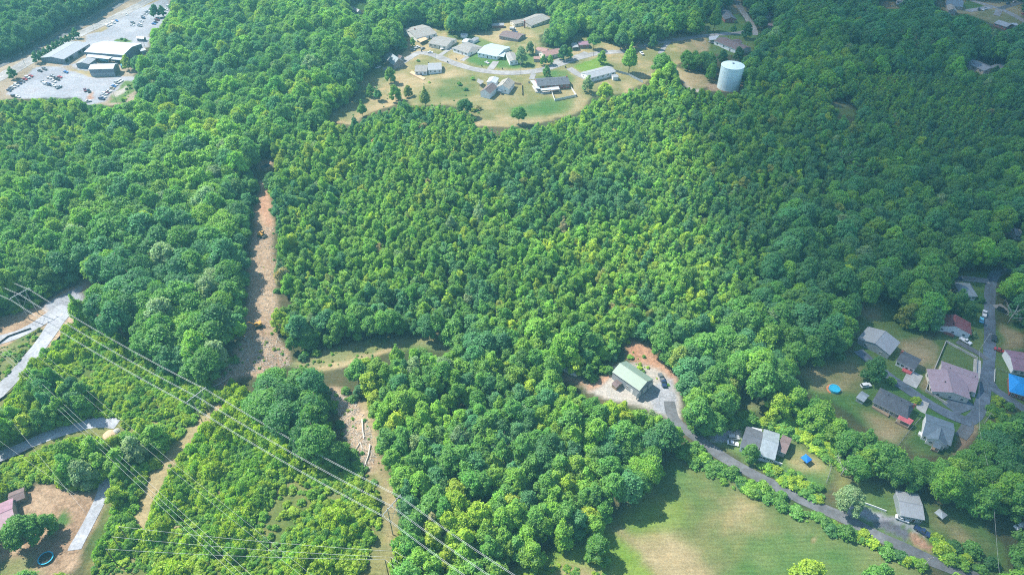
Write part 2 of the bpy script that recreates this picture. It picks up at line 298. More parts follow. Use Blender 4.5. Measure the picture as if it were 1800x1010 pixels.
zone('scrub', [(-30, 700), (60, 640), (150, 565), (250, 625), (400, 695), (560, 790), (650, 850), (720, 1080), (140, 1080), (190, 860), (150, 800), (-30, 860)], 5, False)
zone('tan', [(416, 700), (400, 718), (365, 752), (328, 799), (294, 839), (273, 884), (255, 935), (228, 928), (248, 870), (268, 829), (297, 789), (337, 747), (376, 706)], 1.8)
zone('dirt', [(200, 905), (235, 920), (290, 945), (300, 970), (240, 970), (210, 940)], 3, False)

def inpoly(x, y, poly):
    c = np.zeros(x.shape, bool); n = len(poly); j = n - 1
    for i in range(n):
        xi, yi = poly[i]; xj, yj = poly[j]
        if yi != yj:
            m = ((yi > y) != (yj > y)) & (x < (xj - xi) * (y - yi) / (yj - yi) + xi); c ^= m
        j = i
    return c
def vnoise(x, y, s, seed):
    r = np.random.RandomState(seed); G = r.rand(256, 256); u = x / s; v = y / s
    i = np.floor(u).astype(int); j = np.floor(v).astype(int); fu = u - i; fv = v - j; fu = fu * fu * (3 - 2 * fu); fv = fv * fv * (3 - 2 * fv)
    g = lambda a, b: G[a % 256, b % 256]
    return (g(i, j) * (1 - fu) + g(i + 1, j) * fu) * (1 - fv) + (g(i, j + 1) * (1 - fu) + g(i + 1, j + 1) * fu) * fv
def axis(lo, hi, st, far0, far1):
    a = list(np.arange(lo, hi, st)); e = []; x = a[0]; d = st
    while x > far0: d *= 1.25; x -= d; e.insert(0, x)
    x = a[-1]; d = st; g = []
    while x < far1: d *= 1.25; x += d; g.append(x)
    return np.array(e + a + g)
gx = axis(-560, 560, 1.6, -4000, 4000); gy = axis(85, 760, 1.6, -2500, 6000)
NX, NY = len(gx), len(gy)
X, Y = np.meshgrid(gx, gy); X1, Y1 = X.ravel(), Y.ravel(); Z1 = hz(X1, Y1)
okv = (Y1 > 60) & (Y1 < 800) & (abs(X1) < 620)
JX = X1 + 2.4 * (vnoise(X1, Y1, 5, 1) - .5) + 3 * (vnoise(X1, Y1, 14, 2) - .5); JY = Y1 + 2.4 * (vnoise(X1, Y1, 5, 3) - .5) + 3 * (vnoise(X1, Y1, 14, 4) - .5)
big = vnoise(X1, Y1, 22, 5) * .5 + vnoise(X1, Y1, 8, 6) * .3 + vnoise(X1, Y1, 3.3, 7) * .2; big = np.clip((big - .3) / .4, 0, 1)[:, None]
def zcol(k): a, b = ZCOL[k]; return np.array(a) * (1 - big) + np.array(b) * big
C = zcol('forest'); blade = np.full((len(X1), 1), 1.0)
GRASSY = {'forest': 1, 'meadow': 1, 'bright': 1, 'lawn': 1, 'dry': .9, 'scrub': 1, 'shadegrass': 1, 'tan': .7}
for kind, poly, soft, op in Z:
    wp = [at(*p) for p in poly]; wp = [(p.x, p.y) for p in wp]
    xs = [p[0] for p in wp]; ys = [p[1] for p in wp]
    sel = np.where(okv & (X1 > min(xs) - 15) & (X1 < max(xs) + 15) & (Y1 > min(ys) - 15) & (Y1 < max(ys) + 15))[0]
    if not len(sel): continue
    acc = np.zeros(len(sel)); k = 0
    for ang in np.linspace(0, 2 * math.pi, 7)[:-1]:
        for rr in (.35, 1.0):
            acc += inpoly(JX[sel] + soft * rr * math.cos(ang), JY[sel] + soft * rr * math.sin(ang), wp); k += 1
    a = (acc / k)[:, None]
    C[sel] = C[sel] * (1 - a) + zcol(kind)[sel] * a; blade[sel] = blade[sel] * (1 - a) + GRASSY.get(kind, 0.0 if kind in ('dirt', 'clay') else .55) * a
idx = np.arange(NX * NY).reshape(NY, NX)
quads = np.stack([idx[:-1, :-1], idx[:-1, 1:], idx[1:, 1:], idx[1:, :-1]], -1).reshape(-1, 4)
me = bpy.data.meshes.new('ground'); me.vertices.add(NX * NY); me.vertices.foreach_set('co', np.stack([X1, Y1, Z1], -1).astype(np.float32).ravel())
me.loops.add(quads.size); me.polygons.add(len(quads)); me.loops.foreach_set('vertex_index', quads.ravel().astype(np.int32))
me.polygons.foreach_set('loop_start', np.arange(0, quads.size, 4, dtype=np.int32)); me.polygons.foreach_set('loop_total', np.full(len(quads), 4, np.int32))
me.polygons.foreach_set('use_smooth', np.ones(len(quads), bool)); me.update(calc_edges=True)
ca = me.color_attributes.new('cover', 'FLOAT_COLOR', 'POINT'); ca.data.foreach_set('color', np.concatenate([C, blade], 1).astype(np.float32).ravel())
def groundmat():
    m, nt, N, L, P = newmat('ground_cover'); a = N.new('ShaderNodeAttribute'); a.attribute_name = 'cover'
    tc = N.new('ShaderNodeTexCoord')
    def nz(s, d=5, r=.7):
        n = N.new('ShaderNodeTexNoise'); n.inputs['Scale'].default_value = s; n.inputs['Detail'].default_value = d; n.inputs['Roughness'].default_value = r
        L.new(tc.outputs['Object'], n.inputs['Vector']); return n
    n1 = nz(1.3, 8, .85); n2 = nz(.12, 5)
    mr = N.new('ShaderNodeMapRange'); mr.inputs[1].default_value = .3; mr.inputs[2].default_value = .7; mr.inputs[3].default_value = .55; mr.inputs[4].default_value = 1.45
    L.new(n1.outputs['Fac'], mr.inputs[0]); vm = N.new('ShaderNodeVectorMath'); vm.operation = 'SCALE'; L.new(a.outputs['Color'], vm.inputs[0]); L.new(mr.outputs[0], vm.inputs['Scale'])
    # worn, yellowed patches where the cover is grass
    mix = N.new('ShaderNodeMix'); mix.data_type = 'RGBA'; m2 = N.new('ShaderNodeMapRange'); m2.inputs[1].default_value = .5; m2.inputs[2].default_value = .72; m2.inputs[4].default_value = .45
    L.new(n2.outputs['Fac'], m2.inputs[0]); mm = N.new('ShaderNodeMath'); mm.operation = 'MULTIPLY'; L.new(m2.outputs[0], mm.inputs[0]); L.new(a.outputs['Alpha'], mm.inputs[1])
    vm3 = N.new('ShaderNodeVectorMath'); vm3.operation = 'MULTIPLY'; vm3.inputs[1].default_value = (1.5, 1.15, 1.0); L.new(vm.outputs[0], vm3.inputs[0])
    L.new(mm.outputs[0], mix.inputs[0]); L.new(vm.outputs[0], mix.inputs[6]); L.new(vm3.outputs[0], mix.inputs[7])
    L.new(mix.outputs[2], P.inputs['Base Color']); P.inputs['Roughness'].default_value = 1; P.inputs['Specular IOR Level'].default_value = .1
    # faint mowing and tyre lines in the grass
    mp = N.new('ShaderNodeMapping'); mp.inputs['Rotation'].default_value = (0, 0, .55); mp.inputs['Scale'].default_value = (.09, 1.1, 1); L.new(tc.outputs['Object'], mp.inputs[0])
    n3 = N.new('ShaderNodeTexNoise'); n3.inputs['Scale'].default_value = 1; n3.inputs['Detail'].default_value = 5; L.new(mp.outputs[0], n3.inputs['Vector'])
    m3 = N.new('ShaderNodeMapRange'); m3.inputs[1].default_value = .35; m3.inputs[2].default_value = .65; m3.inputs[3].default_value = .88; m3.inputs[4].default_value = 1.13; L.new(n3.outputs['Fac'], m3.inputs[0])
    n4 = nz(.45, 9, .85); m4 = N.new('ShaderNodeMapRange'); m4.inputs[1].default_value = .38; m4.inputs[2].default_value = .62; m4.inputs[3].default_value = .62; m4.inputs[4].default_value = 1.35; L.new(n4.outputs['Fac'], m4.inputs[0])
    mf = N.new('ShaderNodeMix'); L.new(a.outputs['Alpha'], mf.inputs[0]); L.new(m4.outputs[0], mf.inputs[2]); L.new(m3.outputs[0], mf.inputs[3])   # bare soil is blotchy, grass is streaky
    v4 = N.new('ShaderNodeVectorMath'); v4.operation = 'SCALE'; L.new(mix.outputs[2], v4.inputs[0]); L.new(mf.outputs[0], v4.inputs['Scale']); L.new(v4.outputs[0], P.inputs['Base Color'])
    b = N.new('ShaderNodeBump'); b.inputs['Strength'].default_value = .6; b.inputs['Distance'].default_value = .5; L.new(n1.outputs['Fac'], b.inputs['Height']); L.new(b.outputs[0], P.inputs['Normal'])
    return m
me.materials.append(groundmat()); go = bpy.data.objects.new('ground', me); COL.objects.link(go); tag(go, 'rolling ground of soil, lawns, meadow, gravel and red clay', 'ground', kind='structure')

# ------------------------------------------------------------ roads draped on the ground
openmask = np.zeros((1010 + 400, 1800 + 400), bool)     # pixels (offset 200) where the photograph shows open ground, roofs or roads
PXX, PYY = np.meshgrid(np.arange(2200) - 200, np.arange(1410) - 200)
solidmask = np.zeros_like(openmask)          # roads and buildings only
def mark(poly, solid=False):
    xs = [p[0] for p in poly]; ys = [p[1] for p in poly]
    x0, x1 = max(0, int(min(xs)) + 199), min(2200, int(max(xs)) + 202); y0, y1 = max(0, int(min(ys)) + 199), min(1410, int(max(ys)) + 202)
    if x1 <= x0 or y1 <= y0: return
    q_ = inpoly(PXX[y0:y1, x0:x1].astype(float), PYY[y0:y1, x0:x1].astype(float), poly); openmask[y0:y1, x0:x1] |= q_
    if solid: solidmask[y0:y1, x0:x1] |= q_
for kind, poly, soft, op in Z:
    if op: mark(poly)
def road(name, pts, w, mat, lift=.12, label=None, lines=None, mk=True):
    P3 = strip(pts, w); mb = MB(); L_, R_ = [], []
    for i, p in enumerate(P3):
        d = P3[min(i + 1, len(P3) - 1)] - P3[max(i - 1, 0)]; d.z = 0; d.normalize(); n = Vector((-d.y, d.x, 0))
        ww = w / 2 * (1 + .05 * math.sin(i * .9)); row = []
        for k in (-1, -.5, 0, .5, 1):
            q = p + n * (ww * k); row.append(Vector((q.x, q.y, ground(q.x, q.y) + lift)))
        L_.append(row)
    for i in range(len(L_) - 1):
        for k in range(4): mb.face([L_[i][k + 1], L_[i][k], L_[i + 1][k], L_[i + 1][k + 1]])
        # skirt at the edges
        for k, s in ((0, 1), (4, -1)):
            a, b = L_[i][k], L_[i + 1][k]; dn = Vector((0, 0, .3)); q = [a, b, b - dn, a - dn]; mb.face(q if s < 0 else q[::-1])
    o = mb.build(name, mat); tag(o, label, name.split('_')[-1] if label else None, kind='structure')
    if mk:
        for i in range(len(L_) - 1):
            q = [L_[i][0], L_[i][4], L_[i + 1][4], L_[i + 1][0]]; pp = [proj(v.x, v.y, v.z) for v in q]; mark([(float(a[0]), float(a[1])) for a in pp], True)
    if lines:
        lm = MB()
        for off, dash in lines:
            for i in range(len(P3) - 1):
                if dash and (i // 2) % 2: continue
                a, b = P3[i], P3[i + 1]; d = (b - a); d.z = 0; d.normalize(); n = Vector((-d.y, d.x, 0)); q = []
                for p_, k in ((a, off - .08), (a, off + .08), (b, off + .08), (b, off - .08)):
                    v = p_ + n * k; q.append(Vector((v.x, v.y, ground(v.x, v.y) + lift + .02)))
                lm.face(q[::-1])
        tag(lm.build('road_markings', M['paint_line']), kind='structure')
    return P3
def q4(l): return [(x / 4, y / 4) for x, y in l]
road('highway', q4([(-120, 590), (0, 545), (250, 405), (600, 222), (900, 78), (1040, 5), (1110, -40)]), 13, M['ash_pale'], lines=[(-5.6, 0), (5.6, 0), (0, 1), (.3, 0)])
road('rail_road', q4([(-120, 500), (0, 462), (300, 318), (640, 140), (850, 22), (960, -40)]), 8, M['ash'])
road('street', [(702, 112), (716, 104), (738, 93), (765, 98), (800, 112), (835, 122), (880, 128), (925, 127), (960, 121), (1000, 107), (1035, 97), (1065, 92), (1100, 91)], 7.0, M['ash_pale'])
road('upper_street', [(1125, 84), (1150, 76), (1190, 70), (1240, 63), (1275, 60), (1300, 58), (1325, 52)], 6, M['ash_pale'], lift=.15)
road('hill_street', [(1290, -8), (1300, 12), (1312, 30), (1322, 45), (1328, 62)], 6, M['ash_pale'])
for k, pts in enumerate([[(676, 123), (690, 116), (705, 108)], [(770, 100), (785, 90), (798, 84)], [(812, 107), (822, 100)], [(862, 122), (872, 108)], [(938, 130), (934, 140)], [(1000, 120), (1015, 130), (1030, 138)],
                         [(970, 112), (985, 104)], [(1010, 100), (1022, 96), (1030, 92)], [(1180, 70), (1168, 82), (1160, 95)]]):
    road('driveway', pts, 5.5 if k in (3, 5) else 4, M['ash_pale'], .14, mk=False)
road('corner_street', [(1690, -12), (1707, 0), (1738, 10), (1756, 15), (1774, 23), (1815, 45)], 8, M['ash_pale']); road('driveway', [(1757, 16), (1775, 10), (1800, 3)], 6, M['ash'], .14, mk=False)
road('driveway', [(1700, 20), (1722, 16), (1740, 13)], 7, M['ash_pale'], .14, mk=False); road('driveway', [(1756, 18), (1752, 28)], 6, M['ash_pale'], .14, mk=False)
road('valley_road', [(1830, 455), (1800, 462), (1775, 469), (1752, 479), (1743, 495), (1740, 520), (1739, 560), (1740, 600), (1738, 640), (1733, 675), (1727, 705), (1716, 730), (1700, 741)], 5.2, M['ash_dark'])
road('lane', [(1707, 743), (1680, 733), (1655, 722), (1620, 701), (1590, 681), (1565, 664), (1540, 643), (1508, 616)], 5.4, M['ash_dark'], .28)
road('side_road', [(1736, 665), (1747, 683), (1770, 698), (1795, 715), (1830, 740)], 4.6, M['ash_dark'], .17); road('lane_end', [(1700, 738), (1700, 752), (1688, 768)], 4.5, M['ash'], .18)
road('driveway', [(1671, 700), (1682, 708), (1700, 722)], 12, M['ash_dark'], .2); road('driveway', [(1682, 600), (1700, 610), (1722, 622), (1735, 632)], 3.4, M['ash'], .2)
road('driveway', [(1610, 655), (1604, 666), (1598, 677)], 6, M['concrete'], .2); road('driveway', [(1668, 490), (1700, 490), (1738, 494)], 4.5, M['ash_pale'], .16)
road('driveway', [(1752, 535), (1765, 545), (1800, 562)], 5, M['ash_pale'], .16); road('retaining_strip', [(1718, 632), (1716, 660), (1706, 695)], 3, M['concrete'], .16, mk=False)
road('country_road', [(1176, 705), (1184, 735), (1206, 756), (1235, 776), (1262, 797), (1300, 820), (1340, 842), (1380, 862), (1410, 878), (1450, 895), (1490, 913), (1540, 940), (1590, 963), (1640, 986), (1700, 1009), (1750, 1030)], 4.6, M['ash'])
road('gravel_road', [(-30, 606), (0, 597), (30, 588), (62, 572), (92, 552), (115, 538)], 7, M['gravel']); road('gravel_road', [(-30, 715), (0, 686), (22, 665), (55, 628), (82, 592), (100, 565), (118, 545)], 7.5, M['gravel'], .15)
road('gravel_track', [(-30, 815), (0, 802), (30, 790), (62, 775), (100, 760), (140, 748), (175, 742), (207, 744)], 5.5, M['gravel'])
road('gravel_drive', [(186, 838), (183, 862), (168, 895), (150, 930), (136, 955), (131, 966)], 4.6, M['gravel'])
# ------------------------------------------------------------ buildings
def markpts(ps, grow=1.0):
    pp = [proj(v.x, v.y, v.z) for v in ps]; pp = [(float(a[0]), float(a[1])) for a in pp]
    cx = sum(p[0] for p in pp) / len(pp); cy = sum(p[1] for p in pp) / len(pp)
    pp.sort(key=lambda p: math.atan2(p[1] - cy, p[0] - cx)); mark([(cx + (x - cx) * grow, cy + (y - cy) * grow) for x, y in pp])
def window(parent, mid, nrm, w=1.1, h=1.2, name='window', mat='glass', frame='trim'):
    t = Vector((-nrm.y, nrm.x, 0)); f = lambda x, y, z: mid + t * x + nrm * y + Vector((0, 0, z))
    fm = MB(); e = .12
    fm.box(-w / 2 - e, w / 2 + e, .004, .07, -h / 2 - e, -h / 2, f); fm.box(-w / 2 - e, w / 2 + e, .004, .07, h / 2, h / 2 + e, f)
    fm.box(-w / 2 - e, -w / 2, .004, .07, -h / 2, h / 2, f); fm.box(w / 2, w / 2 + e, .004, .07, -h / 2, h / 2, f)
    if name == 'window': fm.box(-.04, .04, .004, .06, -h / 2, h / 2, f)
    g = MB(); g.box(-w / 2, w / 2, .003, .03, -h / 2, h / 2, f)
    loc = parent.location; fm.v = [tuple(Vector(v) - loc) for v in fm.v]; g.v = [tuple(Vector(v) - loc) for v in g.v]
    fo = fm.build(name, M[frame], parent); g.build('pane' if name != 'door' else 'door_panel', M[mat], fo)
def block(root, a, b, e, eh, rise, wall, roof, over=.45, win=3, hip=0.0, W=None, doors=0, end_win=2, openside=False):
    """a gabled block from the two ridge ends and a point on one eave, all as seen in the photograph"""
    A, B = at(*a, eh + rise), at(*b, eh + rise); base = min(A.z, B.z) - eh - rise
    zc = (ground(A.x, A.y) + ground(B.x, B.y)) / 2; A.z = B.z = 0
    u = (B - A); L_ = u.length; u.normalize(); n = Vector((-u.y, u.x, 0))
    if W is None: E = at(*e, eh); W = 2 * abs((E - A).dot(n))
    W = max(3.0, min(W, 30)); loc = root.location
    mid = (A + B) / 2; g0 = zc
    F = lambda x, y, z: mid + u * x + n * y + Vector((0, 0, g0 + z)) - loc
    hl, hw = L_ / 2, W / 2 - over * .6; hlw = hl - over * .6
    w = MB()
    # walls: boxes with gable tops, down into the ground
    zs = -2.5
    if hip > 0: gab = eh
    else: gab = eh + rise * (hw / (W / 2))
    for s in (-1, 1):
        q = [F(s * hlw, -hw, zs), F(s * hlw, hw, zs), F(s * hlw, hw, eh), F(s * hlw, 0, gab), F(s * hlw, -hw, eh)]
        w.face(q if s > 0 else q[::-1])
        if openside and s == openside_sign(n): continue
        q = [F(-hlw, s * hw, zs), F(hlw, s * hw, zs), F(hlw, s * hw, eh), F(-hlw, s * hw, eh)]
        w.face(q[::-1] if s > 0 else q)
    w.build('wall', wall, root)
    r = MB(); t = .16; sl = math.hypot(W / 2, rise)
    hp = hip * W / 2
    for s in (-1, 1):
        ed = -rise / (W / 2) * over
        e0, e1, r0, r1 = F(-hl - (over if hip else 0), s * (W / 2 + over * .4), eh + ed * .4), F(hl + (over if hip else 0), s * (W / 2 + over * .4), eh + ed * .4), F(-hl + hp, 0, eh + rise), F(hl - hp, 0, eh + rise)
        up = Vector((0, 0, t)); q = [e0 + up, e1 + up, r1 + up, r0 + up]; uv = [(0, 0), (L_, 0), (L_ - hp, sl), (hp, sl)]
        if s > 0: q = q[::-1]; uv = uv[::-1]
        r.face(q, uv); q2 = [e0, e1, r1, r0]
        if s < 0: q2 = q2[::-1]
        r.face(q2)
        fq = [e0, e1, e1 + up, e0 + up]; r.face(fq if s < 0 else fq[::-1], m=1)
        if hip:
            pass
        else:
            for ee, rr, sg in ((e0, r0, 1), (e1, r1, -1)):
                fq = [ee, ee + up, rr + up, rr]; r.face(fq if sg * s < 0 else fq[::-1], m=1)
    if hip:
        for s in (-1, 1):
            c0, c1, rr = F(s * (hl + over), -(W / 2 + over * .4), eh - rise / (W / 2) * over * .4), F(s * (hl + over), W / 2 + over * .4, eh - rise / (W / 2) * over * .4), F(s * (hl - hp), 0, eh + rise)
            up = Vector((0, 0, t)); q = [c0 + up, c1 + up, rr + up]; r.face(q if s > 0 else q[::-1], [(0, 0), (W, 0), (W / 2, sl)])
            fq = [c0, c1, c1 + up, c0 + up]; r.face(fq if s > 0 else fq[::-1], m=1)
    ro = r.build('roof', [roof, M['trim']], root)
    # ridge cap and vents
    rc = MB(); rc.prism([(-.22, .0), (.22, .0), (0, .12)], -hl + hp, hl - hp, lambda x, y, z: mid + u * y + n * x + Vector((0, 0, g0 + z + eh + rise + t - .04)) - loc)
    rc.build('ridge_cap', roof, ro)
    side = -1 if n.y > 0 else 1                       # the long side that faces south
    for k in range(win):
        x = -hlw + (k + .5) * 2 * hlw / win
        for s in ((side, -side) if L_ > 8 else (side,)):
            dz = eh * .58
            isd = doors and s == side and k in DOORS.get((win, doors), (win // 2,))
            if isd: window(root, F(x, s * hw, 1.05) + loc, n * s, 1.0, 2.05, 'door', 'door')
            else: window(root, F(x, s * hw, dz) + loc, n * s, 1.1 if L_ / win < 4 else 1.6, 1.15)
    es = 1 if u.y < 0 else -1
    for k in range(end_win):
        y = -hw + (k + .5) * 2 * hw / end_win
        window(root, F(es * hlw, y, eh * .58) + loc, u * es, 1.0, 1.1)
    corners = [F(sx * (hl + .3), sy * (W / 2 + .3), z) + loc for sx in (-1, 1) for sy in (-1, 1) for z in (0, eh)] + [F(sx * hl, 0, eh + rise) + loc for sx in (-1, 1)]
    hullmark(corners)
    return dict(F=F, hl=hl, hw=hw, L=L_, W=W, eh=eh, rise=rise, u=u, n=n, side=side, root=root, loc=loc, roof=ro, es=es)
DOORS = {}
def openside_sign(n): return -1 if n.y > 0 else 1
def hull(pts):
    pts = sorted(set(pts))
    def half(ps):
        h = []
        for p in ps:
            while len(h) > 1 and (h[-1][0] - h[-2][0]) * (p[1] - h[-2][1]) - (h[-1][1] - h[-2][1]) * (p[0] - h[-2][0]) <= 0: h.pop()
            h.append(p)
        return h
    a = half(pts); b = half(pts[::-1]); return a[:-1] + b[:-1]
def hullmark(ps): mark(hull([tuple(float(c) for c in proj(v.x, v.y, v.z)[:2]) for v in ps]), True)
def roof_at(i, x, y):
    """height of a block's roof above its floor at local x, y"""
    return i['eh'] + i['rise'] * (1 - min(1, abs(y) / (i['W'] / 2))) + .16
def vent(i, x, y, kind='vent'):
    z = roof_at(i, x, y); F = i['F']; m = MB()
    if kind == 'chimney':
        m.box(x - .45, x + .45, y - .35, y + .35, z - 1.2, z + 1.0, F); m.box(x - .52, x + .52, y - .42, y + .42, z + 1.0, z + 1.15, F); m.build('chimney', M['brick'], i['roof']).matrix_parent_inverse.identity()
    else:
        m.box(x - .14, x + .14, y - .14, y + .14, z - .2, z + .45, F); m.box(x - .2, x + .2, y - .2, y + .2, z + .45, z + .53, F); m.build('roof_vent', M['rubber'], i['roof'])
def canopy(root, quad, h, mat, name='porch_roof', posts=True, deck=None, drop=0.0, deck_mat='wood'):
    """a flat or slightly sloping roof on posts; quad in photograph pixels at height h"""
    loc = root.location; q = [at(*p, h) for p in quad]; zc = sum(ground(p.x, p.y) for p in q) / 4
    P = [Vector((p.x, p.y, zc + h - (drop if i >= 2 else 0))) for i, p in enumerate(q)]
    ar = sum(P[i].x * P[(i + 1) % 4].y - P[(i + 1) % 4].x * P[i].y for i in range(4))
    if ar < 0: P = P[::-1]
    m = MB(); up = Vector((0, 0, .14)); A = [p - loc for p in P]; la = (P[1] - P[0]).length; lb = (P[2] - P[1]).length
    m.face([a + up for a in A], [(0, 0), (la, 0), (la, lb), (0, lb)]); m.face(A[::-1])
    for i in range(4): m.face([A[i], A[(i + 1) % 4], A[(i + 1) % 4] + up, A[i] + up], m=1)
    m.build(name, [mat, M['trim']], root)
    c = sum(A, Vector()) / 4
    if posts:
        for a in A:
            b = a + (c - a) * .06; pm = MB(); pm.box(-.08, .08, -.08, .08, 0, b.z - (zc - loc.z) + 1.0, lambda x, y, z, b=b: Vector((b.x + x, b.y + y, zc - loc.z - 1.0 + z)))
            pm.build('post', M['trim'], root)
    if deck is not None:
        d = MB(); D = [Vector((a.x, a.y, zc - loc.z + deck)) for a in A]; lo = Vector((0, 0, -deck - 1.5)); d.face(D)
        for i in range(4): d.face([D[i] + lo, D[(i + 1) % 4] + lo, D[(i + 1) % 4], D[i]])
        d.build('deck', M[deck_mat], root)
    hullmark(P + [Vector((p.x, p.y, zc)) for p in P])
def deckpad(root, quad, h, mat, name='deck'):
    loc = root.location; q = [at(*p, h) for p in quad]; z = sum(p.z for p in q) / 4; P = [Vector((p.x, p.y, z)) - loc for p in q]
    if sum(P[i].x * P[(i + 1) % 4].y - P[(i + 1) % 4].x * P[i].y for i in range(4)) < 0: P = P[::-1]
    m = MB(); lo = Vector((0, 0, -h - 1.0)); m.face(P)
    for i in range(4): m.face([P[i] + lo, P[(i + 1) % 4] + lo, P[(i + 1) % 4], P[i]])
    m.build(name, M[mat], root); hullmark([p + loc for p in P])
def bays(i, n, h, w, mat='dark', name='garage_door', side=None, frac=(0, 1)):
    s = i['side'] if side is None else side; F = i['F']
    for k in range(n):
        t = frac[0] + (k + .5) / n * (frac[1] - frac[0]); x = (-1 + 2 * t) * (i['hl'] - .6)
        mm = mat[k % len(mat)] if isinstance(mat, (list, tuple)) else mat
        window(i['root'], F(x, s * i['hw'], h / 2 + .05) + i['loc'], i['n'] * s, w, h, name, mm)
def bldg(name, label, cat, px, group=None): return empty(name, at(*px), label, cat, group)
HG = None
# --- industrial corner
b = bldg('storage_garage', 'long grey storage garage with open bays, beside the row of round trees', 'garage', (115, 108))
i = block(b, (89, 100), (136.7, 72.8), (107.5, 108), 3.8, 1.6, M['grey_wall'], M['r_lgrey'], win=0, end_win=0); bays(i, 6, 3.0, 4.2, ['dark', 'dark', 'light_metal'])  # dark panes paint the shade inside open bays; pale ones are doors
b = bldg('warehouse', 'large warehouse with a broad white metal roof, biggest building of the industrial yard', 'warehouse', (200, 95))
i = block(b, (163.4, 76.6), (232.3, 83.8), (224.6, 99.2), 5.2, 2.0, M['grey_wall'], M['r_white'], win=0, end_win=0); bays(i, 4, 3, 3.5, 'dark', 'loading_door')
b = bldg('open_shed', 'white flat roofed open shed against the near side of the big white warehouse', 'shed', (172, 103))
canopy(b, [(155, 93), (198, 101), (191, 105.5), (151, 99.5)], 3.8, M['r_white'], 'roof')
b = bldg('open_shed', 'smaller white roofed open shed under the east end of the big white warehouse', 'shed', (205, 106))
canopy(b, [(196.7, 98), (216.9, 99.8), (212.1, 106.4), (194.3, 104.6)], 3.6, M['r_white'], 'roof')
b = bldg('small_shed', 'small gabled grey shed with pale metal roof between the storage garage and front shed', 'shed', (152, 118))
block(b, (143.2, 110.2), (155.5, 100.6), (154.8, 115), 3.6, 1.4, M['grey_wall'], M['r_lgrey'], win=0, end_win=0)
b = bldg('front_shed', 'tall grey sided shed with pale roof facing the car park', 'shed', (182, 134))
i = block(b, (158.5, 114.2), (202.5, 113.2), (180, 121.8), 6.0, 1.5, M['grey_wall'], M['r_lgrey'], win=0, end_win=0); bays(i, 5, 2.4, 3.0, 'light_metal', 'garage_door')
b = bldg('small_shed', 'little grey shed with pale roof at the tree line behind the warehouse', 'shed', (247, 71))
block(b, (240.5, 64.5), (254, 65.3), (247, 68), 2.6, .9, M['grey_wall'], M['r_lgrey'], win=1, end_win=0)
b = bldg('small_shed', 'tiny white roofed shed at the east corner of the big white warehouse', 'shed', (250, 92))
block(b, (244, 87), (254, 84.5), (250, 90), 2.6, .7, M['light_metal'], M['r_white'], win=0, end_win=0)
# --- neighbourhood on the ridge (west to east)
b = bldg('brick_house', 'steep dark roofed brick house at the west end of the street, by the forest edge', 'house', (692, 112))
i = block(b, (683, 89.5), (701, 104), (676, 110), 3.0, 4.2, M['grey_brick'], M['r_steel'], win=2, end_win=2, W=10)
block(b, (699, 96), (707, 99), (703, 103), 2.6, 1.6, M['grey_brick'], M['r_brown'], win=0, end_win=0, W=5)
b = bldg('house', 'long pale grey house with a tan garage roof, first at the bend of the street', 'house', (740, 72))
i = block(b, (719, 55.5), (755, 47), (738, 66), 3.2, 2.0, M['white'], M['r_grey'], win=4, doors=1); vent(i, -4, .8, 'chimney')
canopy(b, [(733, 70), (747, 64.5), (752, 69), (739, 75)], 2.6, M['wood_new'], 'garage_roof')
b = bldg('house', 'grey roofed ranch house with a red brick chimney end and a boat beside it', 'house', (777, 86))
i = block(b, (762, 66.5), (794, 71.5), (774, 80.5), 3.0, 1.8, M['cream'], M['r_grey'], win=4, doors=1)
m = MB(); f = i['F']; m.box(-i['hl'] - .6, -i['hl'] + .5, -1.6, 1.6, -1, 4.6, f); m.build('chimney', M['brick'], b)
canopy(b, [(784, 68), (797, 71), (802, 75), (790, 73)], 2.7, M['r_tan'], 'carport_roof')
b = bldg('house', 'square grey roofed house with pale walls and two white sheds behind, in the bend', 'house', (822, 94))
i = block(b, (808, 76), (835, 83.5), (824, 94), 3.0, 1.9, M['white'], M['r_grey'], win=4, hip=.4, doors=1)
b = bldg('outbuilding', 'white metal roofed outbuilding directly behind the square grey roofed house', 'outbuilding', (822, 74))
block(b, (815, 69.5), (824, 70.5), (820, 75), 2.6, .7, M['white'], M['r_white'], win=0, end_win=0)
b = bldg('small_shed', 'narrow white shed with a ribbed roof, northeast of the square grey roofed house', 'shed', (835, 73))
block(b, (829, 70.5), (838.5, 65), (836, 71), 2.4, .8, M['white'], M['r_lgrey'], win=0, end_win=0)
b = bldg('house', 'house with a pale blue roof and white walls on the north side of the street', 'house', (867, 103))
i = block(b, (851, 82), (886, 86.5), (864, 98), 3.0, 1.8, M['white'], M['r_blue'], win=5, doors=1)
canopy(b, [(873, 88), (889, 90), (886, 100.5), (871, 99)], 2.8, M['r_blue'], 'carport_roof')
b = bldg('small_house', 'narrow grey roofed house squeezed between the pale blue roof and a big tree', 'house', (900, 108))
block(b, (896, 91), (903.5, 106), (895, 104), 3.0, .9, M['white'], M['r_grey'], win=1, W=7, end_win=2)
b = bldg('house', 'house with faded red roof and two clipped round trees in front', 'house', (960, 103))
i = block(b, (952, 92), (983, 84.5), (966, 98), 3.0, 2.0, M['cream'], M['r_rose'], win=3, doors=1)
block(b, (944, 83.5), (963, 86), (950, 91), 2.8, 1.3, M['cream'], M['r_rose'], win=0, end_win=0, W=8)
b = bldg('small_shed', 'low faded red shed in front of the faded red roofed house', 'shed', (943, 111))
block(b, (938, 100.5), (949, 100.5), (943, 104), 2.4, .6, M['tan_wall'], M['r_rose'], win=0, end_win=0, W=5)
b = bldg('house', 'small plum roofed house with grey carport beside the tall bushy tree', 'house', (1025, 89))
i = block(b, (1016, 73.5), (1035, 73), (1025, 83), 3.0, 1.2, M['brick'], M['r_plum'], win=2, doors=1, W=8)
